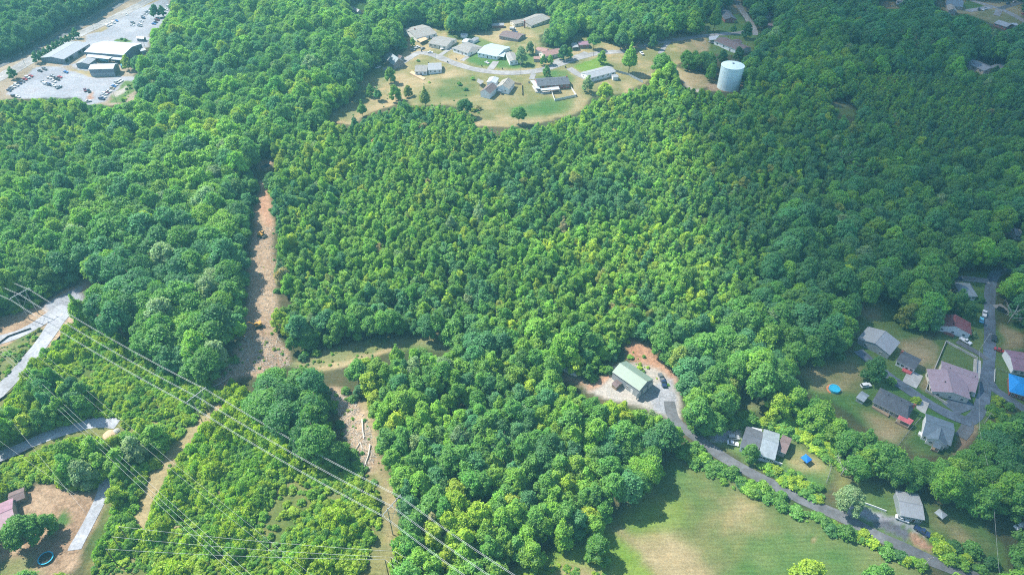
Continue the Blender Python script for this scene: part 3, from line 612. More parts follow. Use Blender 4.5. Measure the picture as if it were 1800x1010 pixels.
canopy(b, [(1004, 76), (1015, 75.5), (1017, 83), (1006, 84)], 2.7, M['r_lgrey'], 'carport_roof')
b = bldg('house', 'cream house with long grey roof and brick chimney, farthest house up the gravel drive', 'house', (935, 48))
i = block(b, (921, 36), (955, 26.5), (938, 42), 3.2, 2.0, M['cream'], M['r_grey'], win=4); block(b, (900, 37), (921, 34), (911, 41), 3.0, 1.4, M['cream'], M['r_tan'], win=2)
m = MB(); m.box(-.7, .7, -.6, .6, -1, 6.4, lambda x, y, z: at(922, 49) + Vector((x, y, z)) - b.location); m.build('chimney', M['brick'], b)
b = bldg('house', 'long low brown roofed house behind the lawn, screened by small bushes', 'house', (902, 73))
block(b, (884, 56.5), (918, 61), (901, 67), 2.8, 1.5, M['grey_brick'], M['r_brown'], win=4)
b = bldg('small_shed', 'white and red shed roofs at the trees behind the long drive', 'shed', (876, 49))
block(b, (864, 42), (886, 41.5), (875, 45), 2.4, .7, M['brick'], M['r_lgrey'], win=0, end_win=0, W=6)
b = bldg('small_shed', 'small pale shed half hidden under trees behind the square grey roofed house', 'shed', (817, 64))
block(b, (811, 59), (821, 60), (815, 63), 2.2, .7, M['white'], M['r_white'], win=0, end_win=0, W=5)
b = bldg('house', 'pale grey roofed L-shaped house with a wooden deck, alone on the south side of street', 'house', (752, 130))
i = block(b, (730, 117), (752, 115.5), (740, 126), 3.2, 1.8, M['white'], M['r_grey'], win=3, doors=1); vent(i, 1, .8)
block(b, (752, 114.5), (776, 112), (764, 123), 3.2, 1.7, M['white'], M['r_lgrey'], win=3)
deckpad(b, [(724, 125), (748, 136), (744, 140), (720, 129)], .8, 'wood_new')
b = bldg('barn', 'white barn with a brown gambrel-like roof and white fronted gable', 'barn', (855, 168))
i = block(b, (866, 146), (852, 158), (848, 157), 4.0, 2.4, M['white'], M['r_brown'], win=0, end_win=0, W=8); bays(i, 1, 2.6, 3.0, 'trim', 'garage_door')
block(b, (869, 134), (863, 144), (862, 141), 3.2, 1.0, M['white'], M['r_white'], win=0, end_win=0, W=7)
canopy(b, [(840, 138), (851, 143), (845, 149), (838, 144)], 2.6, M['r_grey'], 'carport_roof')
b = bldg('house', 'tan roofed white house beside the barn, end gable and porch facing the forest', 'house', (886, 160))
i = block(b, (894, 136), (883, 150.5), (894, 152), 3.6, 2.6, M['white'], M['r_tan'], win=2, end_win=2, W=10)
for x, y in ((-3, 1.5), (0, -1.8), (2.5, 1.2)): vent(i, x, y)
canopy(b, [(873, 148), (883, 152), (881, 161), (870, 158)], 2.6, M['r_slate'], 'porch_roof', deck=.8)
b = bldg('house', 'long charcoal roofed brick ranch with white porches and white walled yard', 'house', (972, 156))
i = block(b, (942, 140.5), (999, 136.5), (970, 151), 3.0, 2.0, M['brick'], M['r_dark'], win=6, doors=1)
for x in (-8, -2, 7): vent(i, x, -1.6)
vent(i, i['hl'] - 1, 1.0, 'chimney')
canopy(b, [(932, 140), (941, 141), (950, 158), (942, 157)], 2.8, M['r_white'], 'porch_roof', deck=.3, deck_mat='concrete')
canopy(b, [(949, 156), (968, 154), (970, 158), (951, 160)], 2.6, M['r_white'], 'porch_roof', deck=.3, deck_mat='concrete')
canopy(b, [(966, 153.5), (982, 152), (984, 157.5), (969, 159)], 2.7, M['r_white'], 'porch_roof', deck=.5)
b = bldg('house', 'long grey metal roofed house beside the bright green lawn', 'house', (1055, 135))
i = block(b, (1029, 130), (1075, 117.5), (1052, 135), 3.0, 1.4, M['white'], M['r_lgrey'], win=5)
b = bldg('small_shed', 'small grey topped white shed in the yard of the long grey metal roofed house', 'shed', (1082, 139))
block(b, (1076, 132.5), (1086, 132), (1082, 136), 2.4, .6, M['white'], M['r_lgrey'], win=0, end_win=0, W=5)
b = bldg('house', 'brown roofed house with a white carport north of the water tank', 'house', (1275, 85))
i = block(b, (1266, 65), (1312, 84), (1282, 83), 3.2, 1.8, M['white'], M['r_brown'], win=4, doors=1)
block(b, (1282, 74), (1300, 69), (1290, 70), 3.0, 1.4, M['white'], M['r_brown'], win=0, end_win=0, W=8)
canopy(b, [(1246, 64.5), (1264, 63), (1258, 70), (1247, 71)], 3.0, M['r_white'], 'carport_roof')
b = bldg('house', 'charcoal roofed house with white gable and red brick end, beside the hill street', 'house', (1283, 38))
block(b, (1273, 16), (1286, 30), (1276, 32), 3.2, 2.2, M['brick'], M['r_dark'], win=2, end_win=2, W=11)
b = bldg('house', 'grey roofed house peeking out of trees east of the hill street', 'house', (1352, 30))
block(b, (1348, 20), (1359, 23), (1350, 26), 3.0, 1.6, M['white'], M['r_grey'], win=2)
b = bldg('house', 'pale mauve roof sliver among trees above the bare dead tree', 'house', (1356, 46))
block(b, (1350, 41), (1362, 43), (1354, 45), 3.0, 1.2, M['tan_wall'], M['r_mauve'], win=0)
b = bldg('house', 'pale roofed house at the top edge among trees above the bend of the street', 'house', (625, 18))
block(b, (618, 12), (632, 17), (622, 18), 3.0, 1.5, M['white'], M['r_lgrey'], win=2)
b = bldg('house', 'big slate blue roofed house with tan gables near the top corner junction', 'house', (1680, 22))
i = block(b, (1664, -1), (1694, 3), (1676, 10), 3.4, 2.2, M['tan_wall'], M['r_slate'], win=4); block(b, (1672, 7), (1676, 16), (1670, 14), 3.2, 1.8, M['tan_wall'], M['r_tan'], win=0, W=7)
b = bldg('house', 'white ribbed roof house with red walls below the top corner junction', 'house', (1768, 52))
i = block(b, (1756, 35), (1778, 43), (1764, 46), 3.0, 1.8, M['brick'], M['r_lgrey'], win=3); block(b, (1778, 41), (1787, 41), (1782, 45), 2.8, 1.0, M['white'], M['r_white'], win=0, W=6, end_win=0)
b = bldg('house', 'long pale metal roofed house in the woods far east of the tank', 'house', (1727, 122))
block(b, (1708, 104), (1742, 120), (1722, 121), 3.0, 1.6, M['cream'], M['r_lgrey'], win=3); block(b, (1747, 118), (1762, 113), (1757, 119), 2.8, .9, M['white'], M['r_lgrey'], win=0, W=7)
b = bldg('house', 'pale roof at the very top edge just right of the lawn patch', 'house', (1583, 6))
block(b, (1577, -2), (1592, -1), (1583, 3), 3.0, 1.3, M['white'], M['r_lgrey'], win=2)
b = bldg('house', 'white gabled roof nearly hidden in dark forest by the east edge', 'house', (1790, 410))
block(b, (1782, 403), (1795, 403), (1789, 409), 3.0, 1.6, M['white'], M['r_white'], win=2, W=8)
# --- metal building in the clearing
b = bldg('metal_building', 'sage green metal roofed building with grey walls in the forest clearing', 'building', (1115, 675))
i = block(b, (1089.5, 637), (1137.5, 671.5), (1124.5, 688), 4.6, 2.1, M['light_metal'], M['r_green'], win=0, end_win=0, over=.25)
es = i['es']; F = i['F']
for y in (-4.6, -.6, 3.6): window(b, F(es * (i['hl'] - .15), y, 1.75) + b.location, i['u'] * es, 3.0, 3.2, 'garage_door', 'trim', 'grey_wall')
window(b, F(es * (i['hl'] - 4), i['side'] * i['hw'], 1.05) + b.location, i['n'] * i['side'], 1.0, 2.1, 'door', 'trim'); window(b, F(es * (i['hl'] - 6.5), i['side'] * i['hw'], 1.8) + b.location, i['n'] * i['side'], 1.0, .9)
b = bldg('lean_to', 'low rusty brown roofed lean-to standing beside the sage green building', 'shed', (1084, 679))
block(b, (1080, 669), (1089, 676), (1079, 673), 2.0, .5, M['wood'], M['r_brown'], win=0, end_win=0, W=3.6, over=.2)
# --- eastern road houses
b = bldg('house', 'grey green roofed white house half under trees beside the valley road', 'house', (1695, 525))
i = block(b, (1686, 503), (1713, 505), (1698, 519), 3.2, 1.6, M['white'], M['r_steel'], win=4, doors=1, hip=.3)
b = bldg('house', 'maroon metal roofed white house with a porch, west of the valley road', 'house', (1678, 588))
i = block(b, (1679, 553.5), (1681, 573), (1699, 578), 3.2, 2.6, M['white'], M['r_red'], win=2, end_win=3, W=15, over=.6); vent(i, -2, -1.5); vent(i, 3, -1)
canopy(b, [(1653, 566), (1660, 567), (1661, 575), (1654, 574)], 2.6, M['r_white'], 'porch_roof', deck=.5)
deckpad(b, [(1660, 580), (1678, 588), (1677, 591), (1659, 584)], .7, 'brick', 'porch')
b = bldg('house', 'steep pale slate roofed house at the edge of the western yard trees', 'house', (1545, 605))
i = block(b, (1556, 583), (1539, 602), (1550, 612), 3.4, 2.2, M['light_metal'], M['r_lgrey'], win=3, W=15)
b = bldg('house', 'white house with charcoal roof and red fronted porch, along the lane', 'house', (1595, 648))
i = block(b, (1584, 620), (1617, 636), (1603, 650), 3.2, 1.8, M['white'], M['r_dark'], win=4, doors=1, W=8.5); vent(i, -4, .5, 'chimney')
deckpad(b, [(1587, 646), (1604, 653), (1601, 657), (1586, 650)], .8, 'r_pink', 'porch')
b = bldg('house', 'sprawling mauve roofed house with a carport over two cars, inside the white wall', 'house', (1680, 685))
i = block(b, (1655, 644), (1720, 668), (1650, 654), 3.2, 2.0, M['cream'], M['r_mauve'], win=5, W=13, over=.6); vent(i, -4, 1.5); vent(i, 6, 1.5)
i2 = block(b, (1664, 651), (1676, 688), (1686, 672), 3.25, 1.9, M['cream'], M['r_mauve'], win=3, W=15, over=.6, end_win=3); vent(i2, 1, -2)
canopy(b, [(1693, 660), (1713, 670), (1706, 688), (1686, 676)], 3.0, M['r_mauve'], 'carport_roof')
b = bldg('house', 'long charcoal roofed house with steel and pink porch roofs behind, along the lane', 'house', (1570, 715))
i = block(b, (1545, 688), (1604, 716), (1579, 716), 3.4, 2.2, M['tan_wall'], M['r_dark'], win=6, W=10, hip=.3)
vent(i, -3, 1); vent(i, 2, 1.2); vent(i, 7, 2.5, 'chimney')
canopy(b, [(1544, 698), (1570, 713), (1566, 721), (1539, 706)], 3.0, M['r_steel'], 'porch_roof', deck=1.0)
canopy(b, [(1583, 726), (1606, 739), (1600, 746), (1577, 735)], 2.9, M['r_pink'], 'porch_roof', deck=1.0)
deckpad(b, [(1536, 706), (1566, 723), (1562, 731), (1533, 714)], .9, 'wood')
deckpad(b, [(1612, 700), (1633, 709), (1626, 728), (1611, 716)], .3, 'concrete', 'patio')
b = bldg('small_shed', 'dark green roofed shed beside the long charcoal house and the yard', 'shed', (1518, 702))
block(b, (1511, 690), (1525, 698), (1511, 697), 2.4, .9, M['light_metal'], M['r_steel'], win=0, end_win=0, W=5)
b = bldg('house', 'slate blue cross gabled house with white porch, lowest on the lane', 'house', (1645, 775))
i = block(b, (1628, 738), (1678, 757), (1650, 766), 3.4, 2.4, M['white'], M['r_slate'], win=4, W=12.5, over=.6); block(b, (1655, 748), (1650, 771), (1640, 765), 3.4, 2.0, M['white'], M['r_slate'], win=1, W=7, end_win=2)
canopy(b, [(1643, 776), (1656, 781), (1652, 789), (1639, 784)], 2.6, M['r_slate'], 'porch_roof', deck=.9)
deckpad(b, [(1616, 757), (1641, 771), (1639, 775), (1614, 762)], .9, 'trim', 'porch')
b = bldg('house', 'plum metal roofed white house cut by the east edge of view', 'house', (1795, 645))
block(b, (1776, 627), (1812, 633), (1790, 645), 3.2, 1.6, M['white'], M['r_plum'], win=3, W=13, end_win=0)
b = bldg('house', 'bright blue roofed house cut by the east edge of view', 'house', (1795, 690))
block(b, (1779, 667), (1815, 679), (1790, 684), 3.2, 1.8, M['brick'], M['r_bright'], win=3, W=12, hip=.5)
deckpad(b, [(1777, 682), (1800, 691), (1799, 695), (1776, 686)], .6, 'trim', 'porch')
# --- house below the green corridor
b = bldg('house', 'house with charcoal and steel grey roof halves, above the country road', 'house', (1345, 795))
i = block(b, (1308, 761), (1340, 772), (1322, 786), 3.4, 1.8, M['white'], M['r_dark'], win=3, W=11); j = block(b, (1340, 770.5), (1369, 779), (1350, 795), 3.5, 2.0, M['white'], M['r_steel'], win=4, W=13.5)
block(b, (1371, 774), (1388, 781), (1376, 790), 2.9, 1.0, M['tan_wall'], M['r_brown'], win=1, W=8.5)
canopy(b, [(1320, 750), (1340, 754), (1338, 761), (1315, 756)], 2.7, M['r_white'], 'porch_roof')
deckpad(b, [(1325, 789), (1362, 801), (1360, 805), (1323, 793)], .5, 'brick', 'porch')
b = bldg('house', 'white flat metal roofed house beside the narrow gravel lot', 'house', (1600, 905))
i = block(b, (1580, 880), (1622, 888), (1590, 903), 3.2, 1.0, M['light_metal'], M['r_lgrey'], win=4, W=10.5, doors=1)
b = bldg('farmhouse', 'plum metal roofed farmhouse at the west edge, beside the dirt yard', 'house', (0, 920))
block(b, (-22, 912), (22, 893), (8, 880), 3.4, 1.8, M['tan_wall'], M['r_plum'], win=3, W=13, end_win=0)
b = bldg('small_shed', 'rusty brown roofed shed at the edge of the dirt yard', 'shed', (28, 880))
block(b, (14, 874), (42, 863), (24, 875), 2.4, .7, M['wood'], M['r_brown'], win=0, end_win=0, W=5)
# --- water tank
T = at(1278, 158); TR = 8.4; TH = 17.2
T = at(1280, 154); tk = empty('water_tank', T, 'tall pale aqua cylindrical water tank standing above the forest', 'water tank')
m = MB(); n = 48; c = [(math.cos(2 * math.pi * k / n), math.sin(2 * math.pi * k / n)) for k in range(n)]
for k in range(n):
    (x0, y0), (x1, y1) = c[k], c[(k + 1) % n]
    for z0, z1 in ((-2, 6), (6, 12), (12, TH)): m.face([(TR * x0, TR * y0, z0), (TR * x1, TR * y1, z0), (TR * x1, TR * y1, z1), (TR * x0, TR * y0, z1)])
m.build('tank_shell', M['tank'], tk, True)
m = MB()
for k in range(n):
    (x0, y0), (x1, y1) = c[k], c[(k + 1) % n]; prof = [(1.0, 0), (1.02, 0), (1.02, .25), (.97, .35), (.6, 1.0), (.25, 1.35), (0.001, 1.4)]
    for (ra, za), (rb, zb) in zip(prof, prof[1:]): m.face([(TR * ra * x0, TR * ra * y0, TH + za), (TR * ra * x1, TR * ra * y1, TH + za), (TR * rb * x1, TR * rb * y1, TH + zb), (TR * rb * x0, TR * rb * y0, TH + zb)])
ro = m.build('tank_roof', M['tank'], tk, True)
m = MB()
for z in (3.4, 6.9, 10.3, 13.8):
    for k in range(n): (x0, y0), (x1, y1) = c[k], c[(k + 1) % n]; q = TR + .04; m.face([(q * x0, q * y0, z - .05), (q * x1, q * y1, z - .05), (q * x1, q * y1, z + .05), (q * x0, q * y0, z + .05)])
m.build('weld_seam', M['tank'], tk)
m = MB(); m.tube([(0, 0, TH + 1.35), (0, 0, TH + 1.9)], .6, .6, 12); m.tube([(0, 0, TH + 1.9), (0, 0, TH + 2.1)], .9, .2, 12); m.build('roof_vent', M['steel'], ro)
m = MB()
for a in np.linspace(.9, 1.5, 5):
    x, y = TR * math.cos(a), TR * math.sin(a); m.tube([(x, y, TH), (x, y, TH + 1.5)], .05, n=5)
for h in (.8, 1.5): m.tube([(TR * math.cos(a), TR * math.sin(a), TH + h) for a in np.linspace(.9, 1.5, 7)], .05, n=5)
m.build('guard_rail', M['steel'], tk)
m = MB()
for s in (-.25, .25): m.tube([(TR * math.cos(1.2) + s, TR * 1.02 * math.sin(1.2) + .3, 0), (TR * math.cos(1.2) + s, TR * 1.02 * math.sin(1.2) + .3, TH + .6)], .04, n=4)
for z in np.arange(.5, TH, .5): m.tube([(TR * math.cos(1.2) - .25, TR * 1.02 * math.sin(1.2) + .3, z), (TR * math.cos(1.2) + .25, TR * 1.02 * math.sin(1.2) + .3, z)], .03, n=4)
m.build('ladder', M['steel'], tk)
mark([(1255, 152), (1261, 108), (1268, 103), (1295, 104), (1304, 114), (1297, 158), (1277, 164), (1262, 158)])
# --- walls, fences, low walls
def fence(label, pts, h=1.2, kind='mesh', name='fence', cat='fence', gap=3.0, close=False, m_='steel', thick=.12):
    W3 = [at(*p) for p in pts]; root = empty(name, W3[0], label, cat); loc = W3[0]; rail = MB(); posts = MB()
    for a, b_ in zip(W3, W3[1:]):
        d = b_ - a; L_ = Vector((d.x, d.y, 0)).length; k = max(1, round(L_ / gap)); u = Vector((d.x, d.y, 0)).normalized(); n_ = Vector((-u.y, u.x, 0))
        for j in range(k):
            p, q = a + d * (j / k), a + d * ((j + 1) / k); p.z = ground(p.x, p.y); q.z = ground(q.x, q.y); p -= loc; q -= loc
            def slab(z0, z1, t):
                c = [p - n_ * t, q - n_ * t, q + n_ * t, p + n_ * t]; lo = [v + Vector((0, 0, z0)) for v in c]; hi = [v + Vector((0, 0, z1)) for v in c]
                rail.face(lo[::-1]); rail.face(hi)
                for i_ in range(4): rail.face([lo[i_], lo[(i_ + 1) % 4], hi[(i_ + 1) % 4], hi[i_]])
            if kind == 'wall': slab(-.6, h, thick)
            elif kind == 'board': slab(.1, h, .03)
            elif kind == 'silt': slab(-.2, h, .05)
            else:
                for z in (h - .06, h * .5, .15): slab(z, z + .06, .03)
            if kind != 'wall': posts.box(-.06, .06, -.06, .06, -.5, h + .1, lambda x, y, z, p=p: p + Vector((x, y, z)))
    rail.build({'wall': 'wall_face', 'board': 'boards', 'silt': 'cloth'}.get(kind, 'rail'), M[m_], root)
    if posts.v: posts.build('fence_posts', M['wood' if kind == 'silt' else m_], root)['kind'] = 'stuff'
fence('white panel wall around the backyard of the long charcoal roofed brick ranch', [(970, 164), (975, 178), (1013, 170), (1003, 155)], 1.8, 'board', m_='trim', name='panel_fence')
fence('long grey panel fence behind the long grey metal roofed house', [(1080, 126), (1105, 133), (1130, 146)], 1.8, 'board', m_='light_metal')
fence('white retaining wall around the lot of the sprawling mauve roofed house', [(1714, 664), (1716, 630), (1662, 601), (1626, 687), (1664, 711)], 1.2, 'wall', m_='concrete', name='retaining_wall', cat='wall')
fence('concrete garden wall in front of the charcoal and steel roofed house', [(1325, 801), (1374, 817)], 1.2, 'wall', m_='trim', name='garden_wall', cat='wall')
fence('wire fence around the yard with the blue canopy', [(1405, 775), (1430, 795), (1461, 821), (1452, 849)], 1.2)
fence('low wire fence along the top of the bank over the country road', [(1370, 825), (1400, 838), (1425, 850)], 1.0)
fence('long white guard wall above the gravel lot by the white roofed house', [(1498, 878), (1528, 888), (1557, 899)], .9, 'wall', m_='trim', name='garden_wall', cat='wall')
fence('short concrete wall at the mouth of the gravel lot', [(1476, 893), (1481, 876)], 1.2, 'wall', m_='concrete', name='garden_wall', cat='wall')
fence('wire fence behind the long charcoal roofed house running down the slope', [(1618, 735), (1600, 755), (1577, 785)], 1.2)
fence('black silt fence along the north edge of the gravel pad', [(70, 540), (90, 524), (115, 508), (138, 500)], 1.0, 'silt', m_='silt', name='silt_fence')
fence('black silt fence on the east bank of the lower gravel road', [(155, 556), (125, 572), (95, 605), (60, 645), (20, 690), (-10, 710)], .9, 'silt', m_='silt', name='silt_fence')
fence('black silt fence inside the fork of the gravel roads', [(-5, 607), (15, 592), (35, 585), (55, 578)], .9, 'silt', m_='silt', name='silt_fence')
fence('silt fence below the gravel track above the dirt yard', [(-10, 818), (30, 802), (60, 786)], .9, 'silt', m_='silt', name='silt_fence')
fence('white board garden fence along the east side of the valley road', [(1747, 672), (1748, 650)], 1.0, 'board', m_='trim')
fence('wire fence between the plum roofed and blue roofed houses', [(1752, 648), (1785, 662)], 1.2)
fence('wooden gate fence between the tan roofed house and the dirt drive', [(901, 148), (917, 150), (918, 168)], 1.6, 'board', m_='wood_new')
# ------------------------------------------------------------ vegetation
def leafmat(name, transl=.42):
    m = bpy.data.materials.new(name); m.use_nodes = True; nt = m.node_tree; N, L = nt.nodes, nt.links; N.remove(N['Principled BSDF'])
    at_ = N.new('ShaderNodeAttribute'); at_.attribute_type = 'INSTANCER'; at_.attribute_name = 'tint'
    tn = N.new('ShaderNodeAttribute'); tn.attribute_type = 'GEOMETRY'; tn.attribute_name = 'tone'
    v = N.new('ShaderNodeVectorMath'); v.operation = 'MULTIPLY'; L.new(at_.outputs['Color'], v.inputs[0]); L.new(tn.outputs['Color'], v.inputs[1])
    d = N.new('ShaderNodeBsdfDiffuse'); t = N.new('ShaderNodeBsdfTranslucent'); g = N.new('ShaderNodeBsdfGlossy'); g.inputs['Roughness'].default_value = .6
    L.new(v.outputs[0], d.inputs[0]); v2 = N.new('ShaderNodeVectorMath'); v2.operation = 'MULTIPLY'; v2.inputs[1].default_value = (1.25, 1.35, .55); L.new(v.outputs[0], v2.inputs[0]); L.new(v2.outputs[0], t.inputs[0])
    x = N.new('ShaderNodeMixShader'); x.inputs[0].default_value = transl; L.new(d.outputs[0], x.inputs[1]); L.new(t.outputs[0], x.inputs[2])
    x2 = N.new('ShaderNodeMixShader'); x2.inputs[0].default_value = .03; g.inputs[0].default_value = (.7, .8, .85, 1); L.new(x.outputs[0], x2.inputs[1]); L.new(g.outputs[0], x2.inputs[2])
    L.new(x2.outputs[0], N['Material Output'].inputs[0]); return m
LEAF = leafmat('leaves'); BARK = noisy('bark', (.16, .13, .10), .3, 2.0); DEADBARK = noisy('grey_dead_bark', (.40, .38, .36), .2, 2.0)
def ico(sub=1):
    import bmesh
    b = bmesh.new(); bmesh.ops.create_icosphere(b, subdivisions=sub, radius=1); v = np.array([x.co[:] for x in b.verts]); f = [[q.index for q in x.verts] for x in b.faces]; b.free(); return v, f
IV, IF = ico(2)
def crown_mesh(name, lobes, leaf, dens, seed, droop=0.0, core=.82, lf_aspect=.6):
    """leaf sprays spread over the lobes of a crown; lobes = (x,y,z,rx,rz)"""
    r = np.random.RandomState(seed); V = []; Fq = []; tone = []; nb = 0
    lob = np.array(lobes); cen = (lob[:, :3] * lob[:, 3:4]).sum(0) / lob[:, 3].sum(); ext = np.abs(lob[:, :2]).max() + lob[:, 3].max()
    fall = []
    for (x, y, z, rx, rz) in lobes:
        n = int(dens * (rx * rx + rx * rz) * 6.3 / (leaf * leaf)); d = r.normal(size=(n, 3)); d /= np.linalg.norm(d, axis=1)[:, None]
        lt = r.uniform(.82, 1.18); hue = r.uniform(-.10, .10)
        bump = 1 + .16 * np.sin(3.1 * d[:, 0] * 2 + x) * np.sin(2.7 * d[:, 1] * 2 + y) + .10 * np.sin(9 * d[:, 2] + 7 * d[:, 0] + z)
        rad = bump * r.uniform(.80, 1.08, n); p = np.array([x, y, z]) + d * rad[:, None] * np.array([rx, rx, rz])
        # keep the leaves that are not buried in another lobe and not under the crown
        keep = d[:, 2] > -.55 + .3 * r.rand(n)
        for (x2, y2, z2, a2, b2) in lobes:
            if (x2, y2, z2) == (x, y, z): continue
            q = (p - np.array([x2, y2, z2])) / np.array([a2, a2, b2]); keep &= (q * q).sum(1) > .62
        p, d = p[keep], d[keep]; n = len(p)
        if not n: continue
        nn = d + r.normal(size=(n, 3)) * .55 + np.array([0, 0, .45]); nn /= np.linalg.norm(nn, axis=1)[:, None]
        t = np.cross(nn, r.normal(size=(n, 3))); t /= np.linalg.norm(t, axis=1)[:, None]; b = np.cross(nn, t)
        s = leaf * r.uniform(.6, 1.35, n)[:, None]
        q = np.stack([p + t * s, p + b * s * lf_aspect + nn * s * .15, p - t * s * .8 - nn * s * (.2 + droop), p - b * s * lf_aspect + nn * s * .15], 1)
        base = len(V) and sum(len(a) for a in V) or 0
        V.append(q.reshape(-1, 3)); lc = lt * r.uniform(.78, 1.25, n)
        col = np.stack([lc * (1 + hue + r.uniform(-.08, .08, n)), lc, lc * (1 - hue)], 1); tone.append(np.repeat(col, 4, 0))
    Q = np.concatenate(V); T = np.concatenate(tone); nq = len(Q) // 4; faces = [tuple(range(4 * i, 4 * i + 4)) for i in range(nq)]
    vv = [Q]; tt = [T]; off = len(Q)
    for (x, y, z, rx, rz) in lobes:
        c = IV * (core * (1 + .12 * r.normal(size=(len(IV), 1)))) * np.array([rx, rx, rz]) + np.array([x, y, z]); vv.append(c); tt.append(np.full((len(c), 3), .8) * r.uniform(.7, 1.15, (len(c), 1)))
        faces += [tuple(i + off for i in f) for f in IF]; off += len(c)
    Q = np.concatenate(vv); T = np.concatenate(tt)
    me = bpy.data.meshes.new(name); me.from_pydata(Q.tolist(), [], faces)
    a = me.color_attributes.new('tone', 'FLOAT_COLOR', 'POINT'); a.data.foreach_set('color', np.concatenate([T, np.ones((len(T), 1))], 1).astype(np.float32).ravel())
    me.materials.append(LEAF); me.update(); return me
def trunk_mesh(name, h, r0, limbs, seed, mat=None, spread=.5, twig=0):
    r = np.random.RandomState(seed); m = MB()
    m.tube([(0, 0, -1), (r.uniform(-.1, .1), r.uniform(-.1, .1), h * .3), (r.uniform(-.2, .2), r.uniform(-.2, .2), h * .62), (0, 0, h * .85)], r0, r0 * .3, 7)
    for k in range(limbs):
        a = k * 2.4 + r.uniform(0, .5); z0 = h * r.uniform(.3, .65); l = h * r.uniform(.25, .42); c, s = math.cos(a), math.sin(a)
        p0 = Vector((0, 0, z0)); p1 = Vector((c * l * spread * .6, s * l * spread * .6, z0 + l * .35)); p2 = Vector((c * l * spread * 1.3, s * l * spread * 1.3, z0 + l * .8))
        m.tube([p0, p1, p2], r0 * .38, r0 * .12, 5)
        for j in range(twig):
            b_ = a + r.uniform(-1, 1); q = p1.lerp(p2, r.uniform(.1, 1)); ll = l * r.uniform(.25, .55); e = q + Vector((math.cos(b_) * ll * .8, math.sin(b_) * ll * .8, ll * .6))
            m.tube([q, e], r0 * .13, r0 * .04, 4)
            e2 = e + Vector((r.uniform(-.3, .3), r.uniform(-.3, .3), .5)) * ll * .6; m.tube([q.lerp(e, .6), e2], r0 * .07, r0 * .03, 3)
    return m.mesh(name, mat or BARK, True)
def dome(R_, H0, H1, n, seed, rl=(.34, .5), flat=.8):
    r = np.random.RandomState(seed); L_ = [(0, 0, H0 + (H1 - H0) * .62, R_ * .55, (H1 - H0) * .36)]
    for k in range(n):
        t = (k + .5) / n; ph = k * 2.399963 + r.uniform(-.3, .3); el = math.acos(1 - t * 1.15); rr = R_ * math.sin(min(el, 1.6)) * .72 * r.uniform(.8, 1.22)
        q = R_ * r.uniform(*rl) * (1.05 - .25 * abs(.5 - t)) * r.choice((.72, .9, 1.0, 1.12)); z = H0 + q * .6 + (H1 - H0 - q * 1.2) * max(0.02, math.cos(el)) * r.uniform(.85, 1.08)
        L_.append((rr * math.cos(ph), rr * math.sin(ph), z, q, q * flat))
    return L_
def spire(R_, H0, H1, tiers, seed, k0=5, flat=.9):
    r = np.random.RandomState(seed); L_ = []
    for t in range(tiers):
        f = t / max(1, tiers - 1); z = H0 + (H1 - H0) * (.12 + .78 * f); rad = R_ * (1 - .82 * f ** 1.2); n = max(1, round(k0 * (1 - f)))
        for k in range(n):
            a = k * 2 * math.pi / n + t * 1.1 + r.uniform(-.3, .3); q = max(.55, rad * .56) * r.uniform(.85, 1.15); d = rad * .55 if n > 1 else 0
            L_.append((d * math.cos(a), d * math.sin(a), z + r.uniform(-.3, .3), q, q * flat))
    return L_
PROTO = []   # name, radius, height, crown mesh, trunk mesh, description
def proto(name, R_, H, lobes, leaf, dens, seed, desc, tr=.3, limbs=5, **k): PROTO.append((name, R_, H, crown_mesh(name + '_crown', lobes, leaf, dens, seed, **k), trunk_mesh(name + '_trunk', H, tr, limbs, seed), desc))
proto('broadleaf_tree', 6.0, 16, dome(6.0, 6, 16, 20, 1), .42, .8, 11, 'broad domed', .38, 7)
proto('broadleaf_tree', 6.2, 15, dome(6.2, 5, 15, 26, 2, (.26, .42)), .40, .8, 12, 'spreading knobbly', .38, 7)
proto('broadleaf_tree', 5.0, 17, dome(5.0, 6, 17, 18, 3, (.32, .5), 1.1), .42, .8, 13, 'tall rounded', .34, 6)
proto('broadleaf_tree', 4.4, 13, dome(4.4, 2.2, 13, 17, 4, (.28, .5), 1.0), .38, .8, 14, 'rounded', .28, 5)
proto('broadleaf_tree', 3.8, 12, dome(3.8, 1.8, 12, 15, 5, (.34, .52), 1.0), .36, .8, 15, 'bushy', .24, 5)
proto('young_tree', 3.0, 12, spire(3.0, 3, 12, 5, 6), .34, .85, 16, 'slim pointed', .18, 5)
proto('young_tree', 2.7, 11, spire(2.7, 2.5, 11, 5, 7, 4), .34, .85, 17, 'narrow young', .17, 5)
proto('young_tree', 3.3, 10.5, dome(3.3, 1.8, 10.5, 10, 8, (.36, .55), 1.15), .34, .85, 18, 'small leafy', .18, 5)
proto('tall_tree', 3.9, 19, spire(3.9, 5, 19, 7, 9, 6, 1.2), .42, .8, 19, 'tall columnar', .32, 6)
proto('cedar_tree', 2.7, 11, spire(2.7, 1, 11, 8, 10, 6, .7), .26, .8, 20, 'dense conical evergreen', .18, 3, lf_aspect=.35)
proto('vine_tree', 5.0, 12, dome(5.0, 1.5, 12, 22, 11, (.25, .45), .9), .38, .7, 21, 'shaggy vine draped', .28, 5, droop=.5)
NTREE = len(PROTO)
proto('bush', 1.7, 2.6, dome(1.7, 0, 2.6, 8, 31, (.35, .6), .85), .26, .8, 31, 'low', .08, 2)
proto('bush', 2.4, 3.4, dome(2.4, 0, 3.4, 10, 32, (.3, .5), .8), .30, .75, 32, 'sprawling', .08, 2)
proto('bush', 1.2, 1.6, dome(1.2, 0, 1.6, 6, 33, (.4, .6), .7), .24, .8, 33, 'small', .06, 2)
